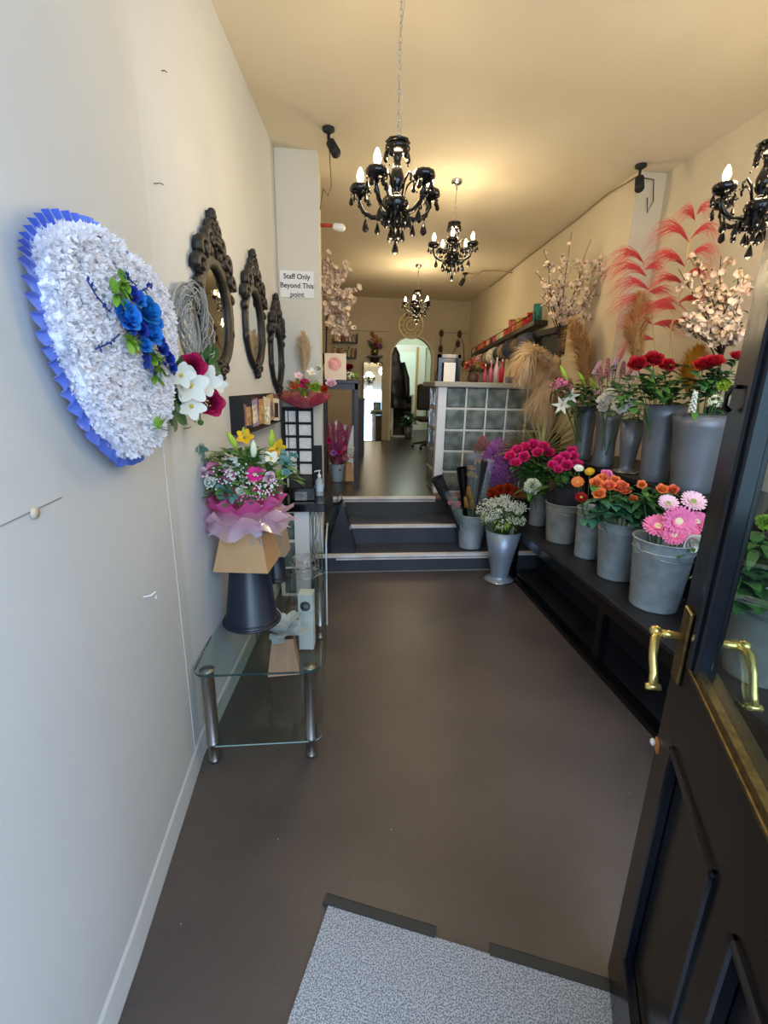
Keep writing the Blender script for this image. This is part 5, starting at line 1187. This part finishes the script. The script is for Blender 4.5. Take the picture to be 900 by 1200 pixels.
# beige pampas
tb = V((TV[0], TV[1], 1.0))
plume('broad beige pampas plume drooping over the counter end', tb, [at(668, 475, Y=4.2), at(650, 432, Y=4.15), at(622, 414, Y=4.1), at(612, 440, Y=4.05)], .18, 1700, hl_=.26, droop=1.3, thin=.0042)
plume('beige pampas plume hanging down over the glass blocks', tb+V((.02, .0, 0)), [at(672, 450, Y=4.2), at(650, 440, Y=4.1), at(636, 462, Y=4.05), at(640, 495, Y=4.0)], .17, 1500, hl_=.26, droop=1.3, thin=.0042)
plume('upright beige pampas plume right of blossom trunk', tb+V((.04, .02, 0)), [at(690, 455, Y=4.1), at(684, 415, Y=4.1), at(672, 375, Y=4.1)], .19, 1300, m=tissue('pampas_warm', 'e6c896', .45), hl_=.26, droop=1.1, thin=.004)
tb = V((2.30, 3.02, U+.1))
plume('feathery golden pampas plume standing between lilies and red roses', tb, [at(748, 430, Y=2.98), at(744, 390, Y=2.98), at(751, 345, Y=2.98)], .15, 1200, m=PAMG, hl_=.19, droop=1.1, thin=.0036)
plume('orange-gold pampas plume half hidden behind the red roses', (2.33, 2.75, U+.1), [at(806, 462, Y=2.85), at(808, 435, Y=2.85), at(820, 408, Y=2.85)], .11, 1600, m=tissue('pampas_orange', 'd09838', .45), hl_=.14)
# coral fronds
def frond(label, base, spine, dirs, m, name='coral_plume'):
    base = V(base); r = thing(name, label, 'dried grass', base); sp = [V(p)-base for p in spine]
    mb = MB(); mb.tube([V((0, 0, 0))]+sp, .005, 6, taper=.4); mb.build('stem', mat('frond_stem', 'c8a868', rough=.7), r)
    mb = MB(); n = len(sp)-1
    for (t, sgn, L_, dz) in dirs:
        k = min(n-1, int(t*n)); q = sp[k].lerp(sp[k+1], t*n-k)
        for h in range(58):
            LL = L_*R(.6, 1.05); u = R(-1, 1)*.045; yy = R(-.03, .03)
            P_ = [q]
            for f_, g_ in ((.25, .55), (.5, .85), (.75, .8), (1., .45)):
                P_.append(q+V((sgn*LL*f_, yy*f_*2, dz*LL*g_*.55+u*f_+(-.10*f_**3*LL*3)*R(.8, 1.2))))
            w = .0016
            for i in range(4):
                z_ = V((0, 0, w*(1-.2*i))); z2 = V((0, 0, w*(.8-.2*i)))
                mb.add([P_[i]-z_, P_[i]+z_, P_[i+1]+z2, P_[i+1]-z2], [(0, 1, 2, 3)])
    mb.build('plume', m, r); clamp_right(r); return r
frond('left coral red feathery plume above golden pampas', tb, [at(768, 410, Y=3.0), at(764, 370, Y=3.0), at(760, 335, Y=3.0), at(754, 308, Y=3.0)],
      [(1, -1, .26, .7), (.8, -1, .30, .6), (.62, -1, .28, .5), (.42, -1, .30, .55), (.25, -1, .27, .45), (.9, 1, .14, .6), (.6, 1, .16, .3), (.45, 1, .26, .4), (.25, 1, .26, .2), (.1, -1, .25, .2)], PAMR)
frond('right taller coral red feathery plume against wall corner', tb+V((.01, -.02, 0)), [at(786, 385, Y=2.9), at(800, 335, Y=2.9), at(806, 290, Y=2.9), at(816, 252, Y=2.9)],
      [(1, 1, .10, 1.5), (.95, -1, .12, 1.2), (.72, -1, .30, .8), (.5, -1, .32, .6), (.35, -1, .26, .45), (.75, 1, .22, 1.0), (.55, 1, .24, .9), (.4, 1, .22, .7), (.2, 1, .25, .5), (.15, -1, .28, .3), (.05, 1, .2, .3)], PAMR)
# dried palm fan
b = V((TV[0], TV[1], .9)); r = thing('dried_palm_fan', 'olive dried palm fan spread behind the hot pink roses', 'dried palm', b)
mb = MB(); c = at(634, 532, Y=3.95)-b
for i in range(44):
    a = PI*(.02+.96*i/43); d = V((math.cos(a)*1.1, R(-.15, .15), math.sin(a)*.62+.05)); leaf(mb, c, d, .46*R(.85, 1.05), .016, .12, .5)
mb.build('fronds', mat('palm_olive', 'a89c5c', rough=.8, col2='c4b070', scale=10), r); mb = MB(); mb.tube([V((0, 0, 0)), c], .006, 5); mb.build('stem', BARK, r)
# bucket 5 greenery
filler((B5[0], B5[1], L+.03), 'fresh green leaves in bucket beyond the door glass', 'greenery_bunch', 'foliage', [(870, 645, 1.5), (885, 640, 1.52), (895, 655, 1.45), (880, 670, 1.48), (865, 680, 1.5), (890, 685, 1.42)], LEAF, 30, .10, .024, rad=.08)
F((B5[0], B5[1], L+.03), [(896, 612, 1.5, .035, P_LIM)], 'lime_chrysanthemum', 'flower', 'lime green bloom seen through the top of door glass', None, 'carnation', LEAF, 2)

# ================================================================== CHANDELIERS
def drop_mesh():
    mb = MB(); mb.lathe([(0, -.020), (.009, -.014), (.0105, -.008), (.007, .004), (.002, .016), (0, .018)], 8, smooth=False); mb.ball((0, 0, .024), .004, 6, 4); return mb.mesh('crystal_drop', BLKC)
DROP = drop_mesh()
def chandelier(label, x, y, ztop, a0, unlit=(), lamp=9):
    root = thing('chandelier', label, 'chandelier', (x, y, ztop), a0, None); S = 1.0
    mb = MB(); mb.lathe([(.006, 0), (.05, -.01), (.055, -.02), (.05, -.028), (.03, -.035), (.018, -.05), (.014, -.07), (.02, -.09), (.03, -.12), (.034, -.145), (.026, -.165), (.016, -.18), (.024, -.195), (.05, -.21), (.055, -.23), (.045, -.25), (.03, -.265), (.034, -.285), (.03, -.31), (.012, -.33), (.0, -.34)], 20); mb.build('column', BLKC, root)
    mb = MB()
    L_ = CZ-ztop
    n = int(L_/.022)
    for i in range(n): torus(mb, .008, .0016, 8, 4, Matrix.Translation((0, 0, i*.022+.008)) @ Matrix.Rotation(PI/2*(i % 2), 4, 'Z') @ Matrix.Rotation(PI/2, 4, 'X') @ Matrix.Diagonal((.7, 1.7, 1, 1)))
    mb.build('chain', CHROME, root)
    mb = MB(); mb.tube([(.004+.012*math.sin(t*9), .012*math.cos(t*7), L_*t) for t in [i/14 for i in range(15)]], .0022, 5); mb.build('flex', mat('clear_flex', 'b8b0a0', rough=.3), root)
    mb = MB(); mb.lathe([(.045, L_-.001), (.045, L_-.02), (.035, L_-.03), (0, L_-.032)], 20); mb.build('ceiling_rose', CHROME, root)
    mb = MB(); mb.lathe([(.012, -.012), (.04, -.008), (.052, .004), (.05, .008), (.036, -.002), (.01, -.006)], 24, scallop=.06, k=8); mb.build('crown', BLKC, root)
    for k in range(5):
        a = 2*PI*k/5+PI/2; c, s = math.cos(a), math.sin(a); RR = .165
        prof = [(.02, -.24), (.06, -.275), (.11, -.275), (.15, -.25), (.168, -.215), (.166, -.19)]
        mb = MB(); mb.tube([(c*r_, s*r_, z) for r_, z in prof], [.012, .011, .010, .010, .009, .009], 8)
        mb.tube([(c*r_, s*r_, z) for r_, z in ((.03, -.22), (.05, -.15), (.075, -.125), (.09, -.14), (.085, -.16))], .005, 6); mb.build('arm', BLKC, root)
        M = Matrix.Translation((c*RR, s*RR, -.19))
        mb = MB(); mb.lathe([(.008, 0), (.025, .004), (.043, .018), (.046, .03), (.04, .042), (.036, .040), (.03, .02), (.008, .012)], 30, M, scallop=.05, k=10); cup = mb.build('drip_cup', BLKC, root)
        mb = MB(); mb.lathe([(.011, .01), (.011, .05), (.007, .052), (0, .052)], 12, M); mb.build('candle_sleeve', BLKM, root)
        if k not in unlit:
            mb = MB(); mb.lathe([(.007, .05), (.012, .058), (.0165, .075), (.013, .092), (.005, .110), (0, .114)], 12, M); mb.build('bulb', BULB, root)
        for j in range(5):
            b_ = 2*PI*j/5+a; link('crystal_drop', DROP, root, (c*RR+.042*math.cos(b_), s*RR+.042*math.sin(b_), -.205))
        link('crystal_drop', DROP, root, (c*.14, s*.14, -.305)).scale = (1.5, 1.5, 1.5)
        link('crystal_drop', DROP, root, (c*.085, s*.085, -.32)).scale = (1.2, 1.2, 1.4)
        link('crystal_drop', DROP, root, (c*.05, s*.05, -.04)).scale = (1.2, 1.2, 1.5)
        mb = MB()
        for j in range(7): t = j/6; mb.ball((c*(.05+.1*t), s*(.05+.1*t), -.06-.12*t-.045*math.sin(PI*t)), .0045, 6, 4)
        mb.build('bead_swag', BLKC, root)
    for r_, z, n_ in ((.03, -.35, 5), (.055, -.29, 8)):
        for j in range(n_): b_ = 2*PI*j/n_; link('crystal_drop', DROP, root, (r_*math.cos(b_), r_*math.sin(b_), z)).scale = (1.2, 1.2, 1.4)
    link('crystal_drop', DROP, root, (0, 0, -.40)).scale = (1.5, 1.5, 1.6)
    if lamp:
        for dz, e in ((-.08, lamp*.6), (-.5, lamp*.4)):
            ld = bpy.data.lights.new('chandelier_light', 'POINT'); ld.energy = e*1.45; ld.color = (1, .79, .5); ld.shadow_soft_size = .09
            lo = bpy.data.objects.new('chandelier_light', ld); COL.objects.link(lo); lo.location = (x, y, ztop+dz+.02)
    return root
chandelier('nearest central black glass chandelier hanging on long chain', .262, 2.3, 2.60, 0, (3,), 13)
chandelier('second black chandelier, right behind the nearest one', .96, 4.18, 2.89, .35, (), 17)
chandelier('farthest black chandelier in front of the rear arch', 1.11, 6.86, 2.87, .2, (), 26)
chandelier('black chandelier at far right partly hidden by open door', 1.80, 2.08, 2.60, .25, (), 11)

# ================================================================== SMALL CEILING FITTINGS
def spot(label, p, aim_d, name='spotlight'):
    r = thing(name, label, 'spotlight', p)
    mb = MB(); mb.lathe([(.04, 0), (.04, -.015), (.015, -.03), (0, -.03)], 18); mb.build('ceiling_plate', BLKM, r)
    mb = MB(); d = V(aim_d).normalized(); q = V((0, 0, -.06)); mb.tube([(0, 0, -.02), q, q+d*.02], .01, 8); mb.build('arm', BLKM, r)
    mb = MB(); mb.tube([q+d*.02, q+d*.03, q+d*.12, q+d*.13], [.018, .03, .033, .026], 14); mb.build('lamp_head', BLKM, r); return r
spot('black spotlight on ceiling beside pillar', (-.05, 3.55, CZ-.001), (.5, -.5, -1))
spot('black spotlight at the ceiling corner of right wall', (2.22, 3.72, CZ-.001), (-.1, -.4, -1))
spot('small black spotlight on the rear ceiling near right wall', (1.85, 7.2, CZ-.001), (-.6, -.3, -1))
def cable(label, pts, r_=.005, m=None):
    b = V(pts[0]); mb = MB(); mb.tube([V(p)-b for p in pts], r_, 5); o = mb.build('cable', m or mat('cable_brown', '8a7a5c', rough=.7), None, b); return tag(o, label, 'cable')
cable('cable looping from the rear ceiling spotlight to right wall', [(1.85, 7.2, CZ-.02), (1.9, 7.1, CZ-.12), (2.05, 7.0, CZ-.01), (2.3, 6.9, CZ-.02), (rwx(6.8)-.01, 6.8, CZ-.06)])
cable('cable running down along the right ceiling edge from corner spotlight', [(2.24, 3.79, CZ-.05), (2.255, 4.2, CZ-.015), (rwx(4.8)-.012, 4.8, CZ-.02), (rwx(6)-.012, 6.0, CZ-.015), (rwx(8)-.012, 8.0, CZ-.015)])
cable('short dangling wire by the corner spotlight', [(2.24, 3.79, CZ-.05), (2.38, 3.79, CZ-.06), (2.40, 3.785, CZ-.2), (2.37, 3.79, CZ-.28), (2.35, 3.79, CZ-.18)], .004, BLKM)
cable('short wire dangling under the pillar spotlight', [(-.05, 3.6, CZ-.03), (-.035, 3.62, CZ-.3), (-.06, 3.62, CZ-.36), (-.09, 3.62, CZ-.32), (-.12, 3.82, CZ-.38)], .004)
r = thing('red_pipe_stub', 'short red pipe with white end sticking out behind pillar', 'pipe', (-.131, 4.2, at(378, 264, Y=4.2).z))
mb = MB(); mb.tube([(0, 0, 0), (.10, 0, 0)], .013, 10); mb.build('pipe', mat('red_paint', 'b0301c', rough=.4), r)
mb = MB(); mb.tube([(.1, 0, 0), (.12, 0, -.005), (.18, 0, -.012), (.2, 0, -.015)], [.018, .028, .03, .01], 12); mb.build('white_end', WHITE, r)

# ================================================================== DOORMAT
r = thing('doormat', 'grey flecked entrance mat with dark rubber edging on the floor', 'doormat', (-.036, 1.083, .001), math.atan2(-.282, .769))
def mat_fleck():
    m = bpy.data.materials.new('flecked_carpet'); m.use_nodes = True; nt = m.node_tree; b = nt.nodes['Principled BSDF']; b.inputs['Roughness'].default_value = .95
    tc = nt.nodes.new('ShaderNodeTexCoord'); n = nt.nodes.new('ShaderNodeTexNoise'); n.inputs['Scale'].default_value = 260; n.inputs['Detail'].default_value = 3
    rp = nt.nodes.new('ShaderNodeValToRGB'); rp.color_ramp.elements[0].position = .42; rp.color_ramp.elements[0].color = lin('73777d'); rp.color_ramp.elements[1].position = .58; rp.color_ramp.elements[1].color = lin('c3c7cd')
    nt.links.new(tc.outputs['Object'], n.inputs['Vector']); nt.links.new(n.outputs['Fac'], rp.inputs[0]); nt.links.new(rp.outputs[0], b.inputs['Base Color'])
    bp = nt.nodes.new('ShaderNodeBump'); bp.inputs['Strength'].default_value = .6; bp.inputs['Distance'].default_value = .004; nt.links.new(n.outputs['Fac'], bp.inputs['Height']); nt.links.new(bp.outputs[0], b.inputs['Normal']); return m
mb = MB(); mb.box((0, -.9, 0), (1.15, 0, .008)); mb.build('carpet', mat_fleck(), r)
RUB = mat('rubber_edging', '35393c', rough=.6)
for x0, x1 in ((-.02, .34), (.5, .95)):
    mb = MB(); mb.add([(x0, -.004, 0), (x1, -.004, 0), (x1, .035, 0), (x0, .035, 0), (x0, -.004, .011), (x1, -.004, .011), (x1, .03, .004), (x0, .03, .004)], [(4, 5, 6, 7), (0, 4, 7, 3), (1, 2, 6, 5), (3, 7, 6, 2), (0, 1, 5, 4)]); mb.build('rubber_edge', RUB, r)

# ================================================================== FRONT DOOR (open, at right)
E0 = V((.76, .85, 0)); DD = V((.432, .902, 0)).normalized(); DWd = .86
hinge = E0-DD*DWd
root = thing('front_door', 'open black panelled front door with glass and brass handles at right', 'door', (hinge.x, hinge.y, .012), math.atan2(DD.y, DD.x))
# local: x along the door to the free edge, y to the left face (room side), z up
T = .045; H = 2.12; st = .112; gb = 1.05; gt = 1.98
mb = MB()
mb.box((DWd-st, -T, 0), (DWd, 0, H), bev=.003); mb.box((0, -T, 0), (st, 0, H), bev=.003)
mb.box((st, -T, gt), (DWd-st, 0, H)); mb.box((st, -T, .86), (DWd-st, 0, gb)); mb.box((st, -T, 0), (DWd-st, 0, .215))
mb.box((.375, -T, .215), (.455, 0, .86)); mb.build('frame', BLK, root)
for x0, x1 in ((st, .375), (.455, DWd-st)):
    mb = MB(); mb.box((x0, -T+.014, .215), (x1, -.014, .86)); mb.build('lower_panel', BLK, root)
    mb = MB()
    EDG = .016
    for y in (-.004,):
        mb.box((x0, y-.012, .215), (x0+EDG, y+.012, .86), bev=.004); mb.box((x1-EDG, y-.012, .215), (x1, y+.012, .86), bev=.004)
        mb.box((x0, y-.012, .215), (x1, y+.012, .215+EDG), bev=.004); mb.box((x0, y-.012, .86-EDG), (x1, y+.012, .86), bev=.004)
    mb.build('panel_moulding', mat('black_gloss_blueish', '10141d', rough=.15), root)
mb = MB(); e = .018
mb.box((DWd-st-e, -.02, gb), (DWd-st+.004, .010, gt), bev=.004); mb.box((DWd-st-2*e, -.024, gb), (DWd-st-e, .003, gt), bev=.003); mb.box((st, -.02, gb), (st+e, .010, gt), bev=.004)
mb.box((st, -.02, gt-e), (DWd-st, .010, gt), bev=.004); mb.build('glazing_bead', _M['black_gloss_blueish'], root)
mb = MB(); mb.box((st, -.022, gb-.012), (DWd-st, .004, gb-.002), bev=.002); mb.box((st, -.014, gb-.002), (DWd-st, -.0, gb+.012)); mb.build('sill_strip', BRASSA, root)
mb = MB(); mb.box((st, -.018, gb+.006), (DWd-st, -.014, gt)); mb.build('glass_pane', [glassmat('door_glass', 'dde8e8', 1.5)], root)
# handles
hz = 1.075-.012
for sgn in (1, -1):
    y = 0 if sgn > 0 else -T
    mb = MB(); mb.box((DWd-.075, min(y, y+sgn*.008), hz-.085), (DWd-.022, max(y, y+sgn*.008), hz+.085), bev=.003); hp_ = mb.build('handle_plate', BRASSA if sgn > 0 else BRASS, root)
    mb = MB(); x = DWd-.048; mb.tube([(x, y+sgn*.008, hz+.02), (x, y+sgn*.058, hz+.02)], .0085, 12)
    mb.tube([(x, y+sgn*.052, hz+.022), (x-.022, y+sgn*.062, hz+.014), (x-.045, y+sgn*.066, hz-.012), (x-.068, y+sgn*.064, hz-.04), (x-.082, y+sgn*.064, hz-.062)], [.009, .0095, .008, .008, .010], 10)
    mb.tube([(x-.082, y+sgn*.064-.014, hz-.062), (x-.084, y+sgn*.064+.014, hz-.064)], .007, 8)
    mb.ball((x, y+sgn*.058, hz+.022), .013, 10, 8)
    for i in range(11): t = i/10; q = V((x-.018-.055*t, y+sgn*(.066+.004*math.sin(PI*t)), hz+.012-.055*t)); mb.ball(q, .0045, 6, 4)
    mb.build('lever', BRASS, hp_)
mb = MB(); mb.box((DWd-.03, -.002, .765), (DWd-.002, .004, .79)); mb.build('latch_scar', mat('raw_wood', 'b8763c', rough=.7), root)
mb = MB(); mb.ball((DWd-.004, .008, .775), (.010, .006, .008)); mb.build('latch_keep', WHITE, root)
# far-side cloakroom style hook on the stile
mb = MB(); mb.tube([(DWd-.04, 0, 1.60), (DWd-.04, .012, 1.60), (DWd-.04, .018, 1.585), (DWd-.04, .018, 1.565), (DWd-.04, .008, 1.555)], .0045, 8); mb.build('hook', BLKG, root)

# ================================================================== LIGHT
w = bpy.data.worlds.new('sky'); scene.world = w; w.use_nodes = True; nt = w.node_tree; bg = nt.nodes['Background']
tc = nt.nodes.new('ShaderNodeTexCoord'); sp = nt.nodes.new('ShaderNodeSeparateXYZ'); rp = nt.nodes.new('ShaderNodeValToRGB')
nt.links.new(tc.outputs['Generated'], sp.inputs[0]); mr = nt.nodes.new('ShaderNodeMapRange'); mr.inputs[1].default_value = -1; mr.inputs[2].default_value = 1
nt.links.new(sp.outputs['Z'], mr.inputs[0]); nt.links.new(mr.outputs[0], rp.inputs[0])
rp.color_ramp.elements[0].position = .46; rp.color_ramp.elements[0].color = (.16, .16, .17, 1); rp.color_ramp.elements[1].position = .56; rp.color_ramp.elements[1].color = (.52, .68, 1, 1)
nt.links.new(rp.outputs[0], bg.inputs['Color']); bg.inputs['Strength'].default_value = 1.6
def area(name, loc, rot, sx, sy, e, c):
    ld = bpy.data.lights.new(name, 'AREA'); ld.shape = 'RECTANGLE'; ld.size = sx; ld.size_y = sy; ld.energy = e; ld.color = c
    o = bpy.data.objects.new(name, ld); COL.objects.link(o); o.location = loc; o.rotation_euler = rot; return o
area('doorway_daylight', (.9, -1.3, 2.1), (math.radians(78), 0, 0), 3.2, 2.4, 88, (.58, .77, 1))
ld = bpy.data.lights.new('rear_room_light', 'POINT'); ld.energy = 24; ld.color = (.86, 1, .9); ld.shadow_soft_size = .2
o = bpy.data.objects.new('rear_room_light', ld); COL.objects.link(o); o.location = (1.6, 10.7, 2.8)

scene.view_settings.view_transform = 'Standard'; scene.view_settings.look = 'None'
scene.view_settings.exposure = 0.42; scene.view_settings.gamma = 1.0
c = scene.cycles
c.use_denoising = True; c.max_bounces = 8; c.diffuse_bounces = 4; c.glossy_bounces = 4; c.transmission_bounces = 6; c.transparent_max_bounces = 12
c.caustics_reflective = False; c.caustics_refractive = False; c.sample_clamp_indirect = 4
